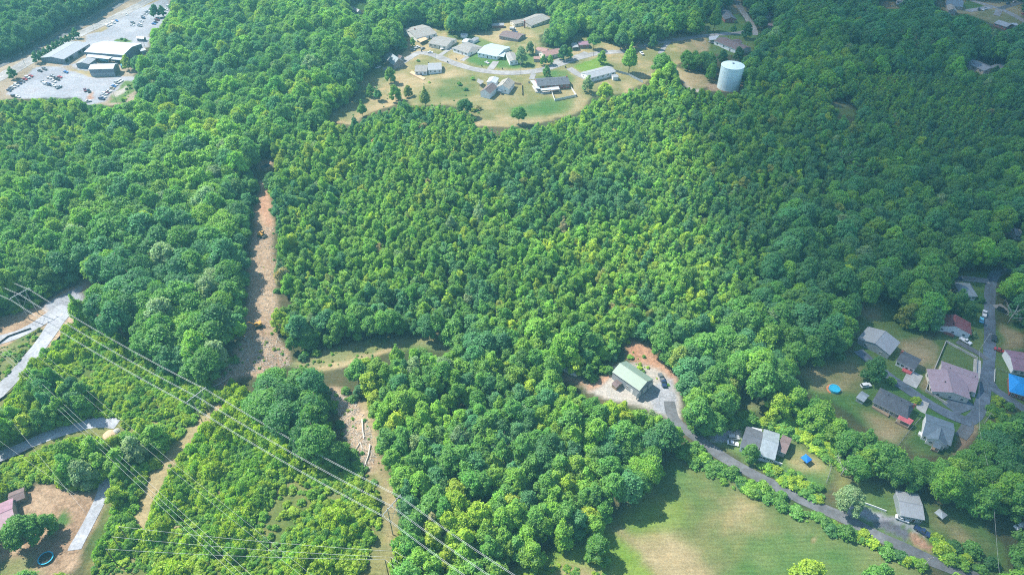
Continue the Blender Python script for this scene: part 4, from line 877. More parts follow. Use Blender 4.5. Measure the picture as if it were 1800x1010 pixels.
TINTS = {'bright yellow-green': (.33, .47, .03), 'fresh green': (.215, .405, .04), 'mid green': (.14, .315, .048), 'blue-green': (.10, .265, .085), 'dark green': (.08, .215, .048),
         'pale grey-green': (.25, .36, .15), 'olive': (.27, .33, .06), 'tan tinged': (.38, .32, .14)}
TN = list(TINTS)
def P_(*a, sc=1, ox=0, oy=0): return [(ox + x / sc, oy + y / sc) for x, y in a]
# kinds of wood: polygon px, radius range, prototypes, tint weights (in TN order)
REG = [
 ('corridor', P_((-30, 560), (70, 545), (150, 560), (250, 625), (330, 668), (400, 640), (415, 690), (560, 790), (640, 850), (700, 900), (730, 1100), (130, 1100), (200, 900), (195, 850), (-30, 1100)), (.9, 1.9), [11, 12, 13], (9, 5, 1, .1, .1, .5, .6, .1)),
 ('clump', P_((390, 690), (430, 650), (520, 640), (590, 700), (600, 790), (560, 815), (470, 740), (400, 720)), (5.5, 8.5), [0, 1, 10], (.2, 1, 4, 1.5, 3, .5, .2, 0)),
 ('wood', P_((110, 770), (200, 735), (300, 770), (250, 830), (200, 850), (130, 845)), (3, 5.5), [3, 4, 10], (2, 4, 3, 1, 1, .6, .4, 0)),
 ('wood', P_((-60, 690), (60, 650), (130, 690), (200, 735), (100, 765), (-60, 800)), (2.6, 4.5), [3, 4, 7], (2, 4, 3, 1, 1, .6, .4, 0)),
 ('bigwood', P_((120, 480), (160, 420), (200, 330), (300, 270), (440, 260), (460, 330), (450, 460), (440, 600), (400, 690), (250, 620), (150, 560)), (5, 8), [0, 1, 2, 3], (.3, 2, 3, 3, 1.5, 3, .3, 0)),
 ('topleft', P_((-60, 170), (150, 175), (190, 230), (150, 300), (-60, 310)), (2.4, 4.4), [4, 7, 3], (3, 3, 2, .5, .5, .5, 1.5, .2)),
 ('left', P_((-60, 300), (200, 260), (240, 330), (130, 500), (-60, 600)), (4, 6.5), [0, 2, 3, 4], (1.5, 3, 4, 1.5, 1, .6, .4, 0)),
 ('north', P_((240, 0), (700, 0), (700, 90), (560, 200), (470, 260), (200, 270), (200, 180), (260, 100)), (4.6, 7), [0, 1, 2, 2], (.8, 2.4, 4, 2, 1.5, .5, .3, 0)),
 ('far_west', P_((-200, -60), (300, -60), (60, 110), (-200, 160)), (5, 8), [0, 1, 2, 8], (.05, .2, 1, 1.5, 6, .1, 1, 0)),
 ('south', P_((640, 600), (900, 660), (1060, 700), (1200, 760), (1180, 850), (1080, 920), (900, 1040), (740, 1040), (700, 900), (640, 760)), (2.9, 5.0), [3, 4, 2, 7, 5], (3, 4, 3, 2, .8, 1, .5, .25)),
 ('southedge', P_((1080, 780), (1180, 780), (1175, 830), (1090, 890), (1040, 900)), (4, 6), [0, 1, 2], (.2, 1.5, 3, 2, 2, 2, .3, 0)),
 ('east', P_((1380, 380), (1560, 330), (1800, 250), (1900, 500), (1740, 470), (1620, 560), (1500, 620), (1400, 700), (1220, 780), (1180, 690), (1230, 600), (1330, 560)), (4, 6.6), [0, 1, 2, 3, 4], (.4, 2, 4, 2, 3, .8, .4, .05)),
 ('ne', P_((1300, -60), (1900, -60), (1900, 200), (1650, 130), (1450, 90), (1320, 100)), (4.5, 7.5), [0, 1, 2, 8], (.1, .6, 3, 3, 4, .3, .5, .05)),
 ('plantation', P_((1480, 140), (1650, 140), (1860, 250), (1800, 380), (1600, 300), (1500, 220)), (2.0, 3.7), [5, 6, 7], (.3, 3, 4, 2.5, 2, .3, .4, .15)),
 ('se', P_((1400, 690), (1500, 700), (1620, 800), (1900, 700), (1900, 1100), (1760, 1000), (1650, 880), (1470, 840), (1380, 740)), (3.4, 6), [0, 1, 3, 4, 10], (.3, 1.5, 3, 1, 3, 1, .8, .05)),
 ('hillyoung', P_((480, 270), (700, 200), (850, 220), (1150, 160), (1480, 170), (1560, 330), (1380, 400), (1320, 560), (1200, 600), (1000, 620), (800, 600), (640, 580), (500, 600), (485, 450)), (2.0, 4.6), [5, 6, 7, 4, 3, 7], (2, 4, 3, 2.4, 1.2, .7, .8, .25)),
]
REGW = [(n, [(p.x, p.y) for p in (at(*q) for q in poly)], rr, ks, w) for n, poly, rr, ks, w in REG]
# candidates over the whole seen ground
def omask(px, py):
    i = np.clip(np.asarray(py).astype(int) + 200, 0, 1409); j = np.clip(np.asarray(px).astype(int) + 200, 0, 2199); return openmask[i, j]
def smask(px, py):
    i = np.clip(np.asarray(py).astype(int) + 200, 0, 1409); j = np.clip(np.asarray(px).astype(int) + 200, 0, 2199); return solidmask[i, j]
NC = 95000
cx = rng.uniform(-600, 600, NC); cy = rng.uniform(95, 830, NC); ppx, ppy, dep = proj(cx, cy, hz(cx, cy))
k = (ppx > -110) & (ppx < 1910) & (ppy > -45) & (ppy < 1130); cx, cy = cx[k], cy[k]; NC = len(cx)
reg = np.full(NC, -1)
for ri in reversed(range(len(REGW))): reg[inpoly(cx, cy, REGW[ri][1])] = ri
# the corridor list comes first but the clumps inside it win
for ri in (1, 2, 3, 4): reg[inpoly(cx, cy, REGW[ri][1])] = ri
reg[inpoly(cx, cy, REGW[10][1])] = 10
patch = np.clip(.65 * vnoise(cx + 900, cy, 55, 21) + .35 * vnoise(cx + 900, cy, 18, 23), .1, .9); pspec = vnoise(cx + 900, cy, 26, 24); em = rng.rand(NC); pcoh = np.clip((.6 * vnoise(cx + 900, cy, 42, 25) + .4 * vnoise(cx + 900, cy, 15, 26) - .5) * -1.7 + .5, 0, 1); patch2 = vnoise(cx + 900, cy, 12, 22); u1 = rng.rand(NC); u2 = rng.rand(NC); u3 = rng.rand(NC)
rad = np.zeros(NC); pk = np.zeros(NC, int); tk_ = np.zeros(NC, int)
for i_ in range(NC):
    if reg[i_] < 0: rr, ks, w = (3.6, 6), [0, 2, 3, 4], (.8, 2.5, 4, 2, 1.6, .7, .4, .1)
    else: _, _, rr, ks, w = REGW[reg[i_]]
    t = .55 * u1[i_] + .45 * patch2[i_]
    rad[i_] = rr[0] + (rr[1] - rr[0]) * t ** 1.3 * (1 + .5 * (em[i_] > .93)); pk[i_] = ks[int((.55 * u2[i_] + .45 * pspec[i_]) * len(ks) * .999) % len(ks)]
    w = np.array(w, float); w[:2] *= .15 + 2.6 * patch[i_] ** 1.5; w[3:6] *= 1.9 - 1.8 * patch[i_]; 
    if em[i_] < .24: cw = np.cumsum(w); tk_[i_] = np.searchsorted(cw, u3[i_] * cw[-1])
    else: w[5:] *= .0 if em[i_] < .9 else 1; cw = np.cumsum(w); tk_[i_] = np.searchsorted(cw, min(.999, max(0, .5 * u3[i_] + .5 * pcoh[i_])) * cw[-1])
rad[(tk_ >= 6) & (rad > 4.5)] *= .8
isb = pk >= NTREE
hgt = np.array([PROTO[a][2] for a in pk]); pr = np.array([PROTO[a][1] for a in pk]); sxy = rad / pr
sz = sxy ** .8 * rng.uniform(.8, 1.2, NC); sz[~isb] = np.clip(sz[~isb], .55, 1.35); hh = hgt * sz
order = np.argsort(-(rad + rng.uniform(0, 2.2, NC))); cell = {}; sel = []
bad = np.zeros(NC, bool); zg = hz(cx, cy)
for fx, fz in ((0, .97), (0, .6), (-.8, .6), (.8, .6), (0, .25), (-.55, .35), (.55, .35), (0, .02), (-.5, .85), (.5, .85)):
    a, b_, _ = proj(cx + fx * rad, cy, zg + fz * hh); bad |= omask(a, b_)
# bushes may stand on the rim of open ground
a, b_, _ = proj(cx, cy, zg); ob = omask(a, b_); bad[isb] = (ob[isb])
pgc = vnoise(cx + 900, cy, 16, 32) * .7 + vnoise(cx + 900, cy, 6, 33) * .3; bad |= (reg == 0) & (pgc < .29)
# nothing in the water tank, buildings, roads: tested through the mask, plus the tank's foot
bad |= (cx - T.x) ** 2 + (cy - T.y) ** 2 < (9.5 + rad * .6) ** 2
SUNNY = [P_((1085, 640), (1130, 598), (1190, 660), (1195, 740), (1110, 705), (1040, 690)), P_((464, 320), (478, 340), (486, 400), (490, 540), (505, 620), (455, 645), (452, 560), (463, 450), (460, 380)), P_((75, 540), (140, 512), (150, 545), (60, 650), (-20, 700), (-20, 610)),
         P_((500, 640), (600, 622), (640, 618), (640, 630), (560, 655)), P_((90, 850), (160, 870), (130, 930), (90, 905)), P_((600, 690), (655, 710), (670, 810), (630, 800))]
SW = [[(p.x, p.y) for p in (at(*q) for q in poly)] for poly in SUNNY]
for pass_ in range(2):
    shd = np.zeros(NC, bool)
    for fz, fx in ((.95, 0), (.7, .6), (.5, 0), (.7, -.6)):
        dx = hh * fz / math.tan(SUN_EL); sx_ = cx - math.cos(SUN_AZ) * dx + rad * fx * .43; sy_ = cy - math.sin(SUN_AZ) * dx + rad * fx * .9
        for w_ in SW: shd |= inpoly(sx_, sy_, w_)
    shd &= ~isb
    if pass_ == 0: rad[shd] *= .62; sxy[shd] *= .62; sz[shd] *= .5; hh[shd] *= .5
    else: pk[shd] = 12; rad[shd] = rng.uniform(1.4, 3.0, shd.sum()); sxy[shd] = rad[shd] / 2.4; sz[shd] = sxy[shd]; hh[shd] = 3.4 * sz[shd]; isb = pk >= NTREE
CS = 9.0
def try_add(i_, x, y, r_, k_):
    gxi, gyi = int(x // CS), int(y // CS)
    for a in range(gxi - 2, gxi + 3):
        for b_ in range(gyi - 2, gyi + 3):
            for (x2, y2, r2) in cell.get((a, b_), ()):
                if (x - x2) ** 2 + (y - y2) ** 2 < (k_ * (r_ + r2)) ** 2: return False
    cell.setdefault((gxi, gyi), []).append((x, y, r_)); return True
# --- trees named one by one: px foot, prototype, radius, tint, label
NAMED = []
def nt(px, py, k_, r_, tint, label=None, cat='tree', group=None, name=None): NAMED.append((px, py, k_, r_, tint, label, cat, group, name))
for q, (x, y) in enumerate([(67, 111), (74, 104), (82, 99), (90, 94), (98, 89), (105, 84.5), (113, 80), (120, 76.5), (128, 73), (136, 68)]):
    nt(x, y, 4, 2.3 + .7 * (q in (0, 9)), 'dark green', ['first', 'second', 'third', 'fourth', 'fifth', 'sixth', 'seventh', 'eighth', 'ninth', 'tenth'][q] + ' round tree from the car park end of the row along the storage garage', group='round trees along the storage garage')
nt(25, 139, 4, 3.0, 'dark green', 'small round tree alone between the highway and the car park'); nt(275, 32, 3, 4.2, 'dark green', 'large tree at the upper end of the far car park')
nt(288, 30, 4, 3.4, 'dark green', 'smaller dark tree just behind the large one at the far car park'); nt(227, 124, 4, 4, 'bright yellow-green', 'bright tree between the front shed and the forest')
nt(221, 72, 13, 1.6, 'mid green', 'low shrub on the grass island behind the warehouse', 'shrub', name='bush'); nt(214, 70, 13, 1.3, 'dark green', 'dark shrub beside the low one on the warehouse grass island', 'shrub', name='bush')
nt(687, 147, 3, 4.3, 'fresh green', 'big leafy tree on the shaded lawn below the steep brick house'); nt(696, 178, 3, 4.2, 'fresh green', 'bright round tree standing in dry grass, second below the steep brick house')
nt(652, 170, 4, 3.0, 'mid green', 'left tree of the close pair on the shaded west lawn'); nt(665, 177, 5, 3.0, 'blue-green', 'taller blue-green tree of the close pair on the shaded west lawn')
nt(638, 205, 5, 3.4, 'mid green', 'slim tree alone at the bottom of the west lawn'); nt(625, 228, 9, 3.0, 'blue-green', 'dark conical evergreen at the foot of the west lawn')
nt(718, 170, 10, 3.5, 'olive', 'brownish thin tree beside the bright round tree in dry grass'); nt(748, 190, 8, 3.6, 'olive', 'thin olive tree in the rough grass below the L-shaped house')
nt(818, 205, 1, 5.4, 'dark green', 'dark spreading tree at the edge of the dry field'); nt(912, 218, 0, 4.6, 'mid green', 'lone broad tree in the middle of the dry lower field')
nt(735, 108, 13, 1.3, 'mid green', 'small shrub at the bend of the street', 'shrub', name='bush'); nt(755, 146, 13, 1.0, 'bright yellow-green', 'tiny shrub by the wooden deck', 'shrub', name='bush')
nt(808, 150, 11, 1.7, 'mid green', 'green shrub in the rough garden west of the barn', 'shrub', name='bush'); nt(819, 159, 11, 1.4, 'dark green', 'dark shrub beside the barn garden', 'shrub', name='bush')
nt(831, 140, 11, 1.5, 'fresh green', 'shrub nearest the barn carport', 'shrub', name='bush'); nt(726, 82, 4, 2.4, 'fresh green', 'small round tree in front of the first pale grey house')
nt(917, 113, 3, 4.6, 'pale grey-green', 'large grey-green tree beside the narrow grey roofed house'); nt(931, 96, 3, 3.6, 'pale grey-green', 'smaller grey-green tree behind the large one by the narrow house')
nt(955, 115, 4, 2.6, 'mid green', 'left clipped round tree of the pair before the faded red house'); nt(967, 114, 4, 2.5, 'fresh green', 'right clipped round tree of the pair before the faded red house')
nt(990, 106, 3, 4.0, 'dark green', 'dark round tree at the corner of the faded red house'); nt(1000, 104, 4, 3.0, 'fresh green', 'brighter tree touching the dark one at the faded red house corner')
nt(961, 136, 4, 2.9, 'mid green', 'wide low tree in front of the charcoal roofed ranch'); nt(1032, 162, 4, 4.0, 'pale grey-green', 'round grey-green tree at the side of the charcoal roofed ranch')
nt(1062, 180, 0, 5.4, 'bright yellow-green', 'big bright tree cluster below the long grey metal roofed house'); nt(1057, 112, 3, 3.4, 'fresh green', 'airy tree on the bright green lawn'); nt(1105, 128, 8, 5.4, 'fresh green', 'very tall bushy tree standing alone beside the bright green lawn')
nt(1160, 138, 0, 7.0, 'mid green', 'large domed tree beyond the yard fence, left of the tank'); nt(1184, 142, 5, 3.2, 'blue-green', 'small blue-green tree beside the large domed tree')
nt(1147, 85, 3, 3.8, 'dark green', 'dark tree on the upper street past the plum roofed house'); nt(1043, 86, 0, 4.6, 'mid green', 'bushy tree shading the plum roofed house')
nt(983, 80, 2, 5.0, 'fresh green', 'tall bright tree behind the faded red roofed house'); nt(962, 80, 3, 4.6, 'pale grey-green', 'pale round tree left of the tall one behind the faded red house')
nt(1254, 55, 8, 5.4, 'mid green', 'tall tree on the lawn left of the brick ended house'); nt(1288, 60, 6, 2.9, 'mid green', 'slim small tree at the corner of the upper street')
nt(1311, 68, 3, 4.6, 'dark green', 'dense dark round tree by the foot of the hill street'); nt(1268, 112, 3, 3.8, 'dark green', 'tree immediately behind the water tank, left one'); nt(1296, 108, 3, 4.0, 'dark green', 'tree immediately behind the water tank, right one')
nt(1745, 136, 4, 3.0, 'dark green', 'dark round shrub-like tree in front of the long pale metal roofed house')
nt(1531, 668, 3, 4.3, 'dark green', 'round dark tree on the yard edge beside the lane'); nt(1588, 570, 10, 5.2, 'olive', 'shaggy brown-tinged tree in the yard behind the maroon house')
nt(1612, 580, 3, 4.8, 'mid green', 'middle tree of the group in the yard behind the maroon house'); nt(1632, 580, 3, 4.6, 'blue-green', 'blue-green tree of the group behind the maroon house'); nt(1652, 545, 8, 3.0, 'tan tinged', 'narrow rusty brown tree beside the grey green roofed house')
nt(1676, 550, 4, 4.6, 'dark green', 'dark tree between grey green and maroon roofs'); nt(1692, 562, 4, 3.8, 'dark green', 'dark tree directly above the maroon roof'); nt(1710, 590, 11, 1.7, 'pale grey-green', 'pale shrub by the driveway of the maroon house', 'shrub', name='bush')
nt(1722, 530, 11, 1.7, 'dark green', 'upper clipped shrub beside the valley road', 'shrub', name='bush'); nt(1717, 545, 11, 1.5, 'dark green', 'lower clipped shrub beside the valley road', 'shrub', name='bush')
nt(1565, 673, 12, 2.2, 'fresh green', 'shrub at the west gable of the long charcoal house', 'shrub', name='bush'); nt(1608, 707, 11, 1.9, 'bright yellow-green', 'bright shrub beside the concrete patio', 'shrub', name='bush')
nt(1360, 733, 3, 4.7, 'bright yellow-green', 'bright round tree alone on the shaded slope'); nt(1315, 808, 3, 3.2, 'mid green', 'round tree in front of the charcoal and steel roofed house')
nt(1484, 898, 1, 5.4, 'pale grey-green', 'airy pale grey-green tree over the gravel lot entrance')
nt(1676, 962, 11, 2.1, 'dark green', 'first of three shrubs on the lawn east of the gravel lot', 'shrub', name='bush'); nt(1708, 970, 12, 3.2, 'mid green', 'largest of three shrubs on the lawn east of the gravel lot', 'shrub', name='bush'); nt(1740, 992, 11, 2.4, 'dark green', 'last of three shrubs on the lawn east of the gravel lot', 'shrub', name='bush')
nt(1655, 968, 12, 3.0, 'bright yellow-green', 'bright shrub between country road and east lawn', 'shrub', name='bush'); nt(1670, 985, 12, 2.7, 'fresh green', 'second bright shrub down the country road bank', 'shrub', name='bush')
nt(1048, 980, 10, 5.0, 'mid green', 'lone spreading tree at the corner of the bright meadow'); nt(1410, 1035, 3, 5.6, 'bright yellow-green', 'big bright tree at the bottom edge of the meadow'); nt(1535, 1030, 10, 5.0, 'mid green', 'dark leafy tree at the bottom edge near the country road')
nt(1515, 945, 11, 2.2, 'bright yellow-green', 'round bright shrub between meadow and country road', 'shrub', name='bush')
nt(700, 640, 5, 3.4, 'fresh green', 'slim tree at the south side of the grassy track'); nt(660, 655, 5, 3.0, 'mid green', 'small pointed tree where the track leaves the felled strip')
nt(55, 955, 1, 6.0, 'mid green', 'large spreading tree shading the dirt yard'); nt(90, 935, 3, 3.4, 'mid green', 'smaller round tree on the grassy spot of the dirt yard')
nt(125, 845, 3, 3.8, 'fresh green', 'round tree at the north edge of the dirt yard'); nt(158, 850, 3, 4.5, 'pale grey-green', 'pale round tree between dirt yard and gravel drive')
nt(150, 568, 8, 4.0, 'fresh green', 'leafy tree at the corner of the gravel pad'); nt(210, 885, 3, 3.2, 'bright yellow-green', 'bright tree beside the gravel drive')
nt(578, 560, 8, 3.8, 'fresh green', 'tall feathery tree just above the grassy track'); nt(845, 400, 8, 4.0, 'pale grey-green', 'tall pale tree rising above the young forest'); nt(1207, 415, 9, 4.2, 'blue-green', 'tall dark conical evergreen above the young forest'); nt(930, 440, 3, 4.4, 'bright yellow-green', 'bright yellow-green crown standing out in the young forest')
nt(500, 500, 8, 3.6, 'pale grey-green', 'tall grey-green tree on the east rim of the felled strip, beside the excavator'); nt(495, 580, 4, 4.0, 'bright yellow-green', 'bright bushy tree on the east rim of the felled strip')
HERO = []
for (x, y, k_, r_, tint, label, cat, group, name) in NAMED:
    p = at(x, y); try_add(0, p.x, p.y, r_ * .7, .75)
    s = r_ / PROTO[k_][1]; HERO.append((p, k_, s, min(1.35, s) if k_ < NTREE else s, tint, label, cat, group, name or PROTO[k_][0]))
for i_ in order:
    if bad[i_]: continue
    if try_add(i_, cx[i_], cy[i_], rad[i_], .47 if not isb[i_] else .45): sel.append(i_)
sel = np.array(sel); print('TREES', len(sel), 'bushes', isb[sel].sum())
# which show largest
qx, qy, qd = proj(cx[sel], cy[sel], zg[sel] + hh[sel] * .7); vis = (qx > 0) & (qx < 1800) & (qy > 0) & (qy < 1010); size = rad[sel] / qd * vis * (~isb[sel])
NHERO = 300 - sum(1 for h in HERO if h[6] == 'tree') - 6
top = sel[np.argsort(-size)[:NHERO]]; rest = sel[np.argsort(-size)[NHERO:]]
LAND = [((452, 572), 'the orange excavator', 8), ((460, 330), 'the head of the felled strip', 10), ((440, 640), 'the foot of the felled strip', 8), ((110, 540), 'the gravel pad', 6), ((30, 590), 'the gravel fork', 6),
        ((1115, 665), 'the sage green building', 10), ((1345, 785), 'the charcoal and steel roofed house', 6), ((1600, 890), 'the white flat roofed house', 6), ((1645, 765), 'the slate blue cross gabled house', 6),
        ((1466, 682), 'the round swimming pool', 6), ((1545, 595), 'the steep pale slate roof', 6), ((1680, 575), 'the maroon roofed house', 6), ((1740, 480), 'the bend of the valley road', 6), ((1415, 806), 'the blue canopy', 4),
        ((690, 900), 'the transmission tower', 6), ((620, 740), 'the felled logs', 6), ((1050, 940), 'the corner of the meadow', 6), ((1180, 820), 'the top of the meadow', 6), ((60, 940), 'the dirt yard', 6), ((205, 745), 'the end of the gravel track', 6),
        ((355, 720), 'the pole on the tan path', 6), ((600, 625), 'the grassy track', 6), ((1000, 655), 'the white trailer', 4), ((1282, 135), 'the water tank', 8), ((1710, 115), 'the long pale roof in the woods', 6), ((120, 145), 'the car park', 6), ((30, 100), 'the highway', 4), ((680, 110), 'the steep brick house', 6),
        ((1790, 410), 'the hidden white gable', 4), ((1480, 190), 'the small grass gap', 6), ((900, 980), 'the low west side of the meadow', 6), ((320, 790), 'the tan corridor path', 5), ((1700, 1000), 'the lower country road', 6), ((1780, 900), 'the small dirt patch by the east edge', 5),
        ((500, 690), 'the big dark clump by the power lines', 5), ((280, 480), 'the middle of the tall western wood', 3), ((60, 400), 'the western edge of the tall wood', 3), ((850, 780), 'the middle of the wood between tower and meadow', 3)]
LW = [at(*l[0]) for l in LAND]; ORD = ['', 'second ', 'third ', 'fourth ', 'fifth ', 'sixth ', 'seventh ', 'eighth ', 'ninth ', 'tenth ', 'eleventh ', 'twelfth ']
lab = {}; cnt = {}
asg = []
for i_ in top:
    ds = sorted(((math.hypot(cx[i_] - w.x, cy[i_] - w.y), n_) for n_, w in enumerate(LW))); asg.append((ds[0][0], ds[0][1], i_))
for d_, l_, i_ in sorted(asg):
    desc = (TN[tk_[i_]] + ' ' + PROTO[pk[i_]][5]).replace('evergreen', '').strip(); key = (l_, desc); c_ = cnt.get(key, 0); cnt[key] = c_ + 1
    o_ = ORD[c_] if c_ < 12 else str(c_ + 1) + 'th '
    lab[i_] = f"{desc} tree, {o_}nearest {LAND[l_][1]}"
    p = Vector((cx[i_], cy[i_], zg[i_])); HERO.append((p, pk[i_], sxy[i_], sz[i_], TN[tk_[i_]], lab[i_], 'tree', 'large trees of the surrounding woods', PROTO[pk[i_]][0]))
CROWN0 = {}
vr = np.random.RandomState(5)
for (p, k_, s, s3, tint, label, cat, group, name) in HERO:
    o = empty(name, p, label, cat, group, rz=vr.uniform(0, 6.28)); o.scale = (s * vr.uniform(.94, 1.06), s * vr.uniform(.94, 1.06), s3)
    c = bpy.data.objects.new('crown' if k_ < NTREE else 'foliage', PROTO[k_][3]); COL.objects.link(c); c.parent = o; t = TINTS[tint]; f = vr.uniform(.88, 1.12); c['tint'] = [t[0] * f, t[1] * f, t[2] * f]
    q = bpy.data.objects.new('trunk' if k_ < NTREE else 'stem', PROTO[k_][4]); COL.objects.link(q); q.parent = o
    CROWN0.setdefault(k_, (c, q))
# --- the rest as one object: the forest, and the undergrowth
def scatter(name, ids, pos, rot, scl, tints, label):
    me = bpy.data.meshes.new(name); me.from_pydata(pos.tolist(), [], [])
    for nm, ty, arr in (('rot', 'FLOAT_VECTOR', rot), ('scl', 'FLOAT_VECTOR', scl), ('tint', 'FLOAT_VECTOR', tints)):
        a = me.attributes.new(nm, ty, 'POINT'); a.data.foreach_set('vector', arr.astype(np.float32).ravel())
    a = me.attributes.new('kid', 'INT', 'POINT'); a.data.foreach_set('value', ids.astype(np.int32))
    o = bpy.data.objects.new(name, me); COL.objects.link(o); tag(o, label, kind='stuff')
    ng = bpy.data.node_groups.new(name + '_scatter', 'GeometryNodeTree'); ng.interface.new_socket('Geometry', in_out='INPUT', socket_type='NodeSocketGeometry'); ng.interface.new_socket('Geometry', in_out='OUTPUT', socket_type='NodeSocketGeometry')
    N, L = ng.nodes, ng.links; gi = N.new('NodeGroupInput'); go_ = N.new('NodeGroupOutput'); J = N.new('GeometryNodeJoinGeometry')
    def na(n_, t_):
        x = N.new('GeometryNodeInputNamedAttribute'); x.data_type = t_; x.inputs['Name'].default_value = n_; return x.outputs['Attribute']
    for k_ in sorted(set(ids.tolist())):
        cmp_ = N.new('FunctionNodeCompare'); cmp_.data_type = 'INT'; cmp_.operation = 'EQUAL'; L.new(na('kid', 'INT'), cmp_.inputs[2]); cmp_.inputs[3].default_value = k_
        for ob in (CROWN0[k_] if k_ < NTREE else CROWN0[k_][:1]):
            oi = N.new('GeometryNodeObjectInfo'); oi.transform_space = 'ORIGINAL'; oi.inputs['Object'].default_value = ob; oi.inputs['As Instance'].default_value = True
            ip = N.new('GeometryNodeInstanceOnPoints'); L.new(gi.outputs[0], ip.inputs['Points']); L.new(cmp_.outputs['Result'], ip.inputs['Selection']); L.new(oi.outputs['Geometry'], ip.inputs['Instance'])
            er = N.new('FunctionNodeEulerToRotation'); L.new(na('rot', 'FLOAT_VECTOR'), er.inputs[0]); L.new(er.outputs[0], ip.inputs['Rotation']); L.new(na('scl', 'FLOAT_VECTOR'), ip.inputs['Scale']); L.new(ip.outputs[0], J.inputs[0])
    L.new(J.outputs[0], go_.inputs[0]); md = o.modifiers.new('scatter', 'NODES'); md.node_group = ng; return o
def arrs(ix):
    n = len(ix); t = np.array([TINTS[TN[a]] for a in tk_[ix]]) * vr.uniform(.85, 1.15, (n, 1)) * vr.uniform(.93, 1.07, (n, 3))
    rot = np.stack([vr.uniform(-.05, .05, n), vr.uniform(-.05, .05, n), vr.uniform(0, 6.28, n)], 1)
    return pk[ix], np.stack([cx[ix], cy[ix], zg[ix]], 1), rot, np.stack([sxy[ix] * vr.uniform(.9, 1.12, n), sxy[ix] * vr.uniform(.85, 1.15, n), sz[ix]], 1), t
for k_ in range(len(PROTO)):
    if k_ not in CROWN0: print('no hero for', k_, PROTO[k_][0])
fr_ = rest[~isb[rest]]; fr_ = np.array([a for a in fr_ if pk[a] in CROWN0]); scatter('forest', *arrs(fr_), 'dense mixed broadleaf forest covering the hills')
br_ = rest[isb[rest]]; ids, pos, rot, scl, tin = arrs(br_); B = [(ids, pos, rot, scl, tin)]
# hedge banks and thickets traced along lines and in patches
def bushes(poly, n, rr, tints, seed, kid=(11, 12, 13)):
    r = np.random.RandomState(seed); W3 = [at(*p) for p in poly]; xs = [p.x for p in W3]; ys = [p.y for p in W3]
    x = r.uniform(min(xs), max(xs), n); y = r.uniform(min(ys), max(ys), n); k_ = inpoly(x, y, [(p.x, p.y) for p in W3]); x, y = x[k_], y[k_]
    for ez in (0, 1.2):
        a, b_, _ = proj(x, y, hz(x, y) + ez); k_ = ~smask(a, b_); x, y = x[k_], y[k_]
    n = len(x)
    if not n: return
    ki = r.choice(kid, n); rd = rr[0] * .6 + (rr[1] * 1.15 - rr[0] * .6) * r.rand(n) ** 2.2; p1 = np.array([PROTO[a][1] for a in ki]); s = rd / p1
    t = np.array([TINTS[tints[a]] for a in r.randint(0, len(tints), n)]) * r.uniform(.8, 1.2, (n, 1))
    B.append((ki, np.stack([x, y, hz(x, y)], 1), np.stack([x * 0, x * 0, r.uniform(0, 6.28, n)], 1), np.stack([s, s, s * r.uniform(.7, 1.2, n)], 1), t))
YG = ['bright yellow-green', 'fresh green', 'mid green']; DG = ['fresh green', 'mid green', 'dark green', 'mid green']
bushes([(1206, 765), (1250, 800), (1300, 835), (1345, 858), (1400, 890), (1470, 922), (1550, 958), (1640, 1000), (1600, 1000), (1500, 952), (1400, 912), (1330, 878), (1270, 850), (1210, 815), (1185, 790)], 1500, (.6, 2.5), YG + DG, 41)
bushes([(1370, 740), (1420, 745), (1475, 800), (1485, 830), (1460, 815), (1410, 775), (1380, 765), (1330, 745)], 900, (1.0, 2.2), YG, 42)
bushes([(1225, 735), (1262, 735), (1320, 728), (1322, 748), (1250, 757), (1232, 768), (1215, 752)], 260, (1.3, 2.4), DG, 43)
bushes([(1335, 815), (1400, 835), (1445, 860), (1445, 885), (1380, 858), (1330, 832)], 260, (.8, 1.8), YG, 44)
bushes([(1640, 940), (1700, 985), (1740, 1010), (1700, 1005), (1645, 975)], 200, (.9, 1.8), YG, 45); bushes([(600, 800), (650, 830), (672, 880), (665, 930), (638, 1010), (590, 1010), (610, 900)], 420, (.7, 1.5), YG, 46); bushes([(682, 820), (720, 900), (716, 1010), (690, 1010), (704, 930), (702, 880)], 260, (.7, 1.5), YG, 66); bushes([(690, 188), (840, 192), (845, 215), (700, 228), (640, 218)], 110, (.8, 2.2), ['olive', 'mid green', 'olive', 'tan tinged'], 67)
bushes([(560, 700), (580, 680), (605, 770), (640, 830), (600, 830)], 200, (1, 2), DG, 47); bushes([(1745, 700), (1775, 715), (1780, 735), (1745, 760), (1738, 740)], 80, (1, 2), YG, 48)
bushes([(414, 700), (363, 752), (292, 840), (250, 935), (230, 925), (270, 825), (339, 745)], 70, (.25, .9), ['fresh green', 'olive', 'mid green'], 68); bushes([(484, 300), (500, 400), (500, 560), (488, 590), (480, 540), (478, 400), (470, 335)], 160, (.6, 1.8), DG, 69); bushes([(440, 400), (432, 540), (415, 640), (375, 690), (365, 690), (405, 640), (422, 560), (436, 440)], 160, (.6, 1.8), DG, 70)
bushes([(960, 985), (1070, 1010), (1070, 1060), (880, 1060)], 400, (.35, .8), YG, 49, (13,)); bushes([(-20, 600), (80, 576), (60, 640), (0, 690), (-20, 700)], 380, (.5, 1.1), ['olive', 'mid green', 'fresh green'], 50, (13,))
bushes([(580, 690), (660, 700), (680, 830), (610, 800)], 70, (.3, .7), ['mid green', 'olive', 'fresh green'], 51, (13,)); bushes([(420, 600), (500, 600), (515, 640), (450, 655), (415, 655)], 45, (.3, .7), ['mid green', 'olive', 'fresh green'], 52, (13,))
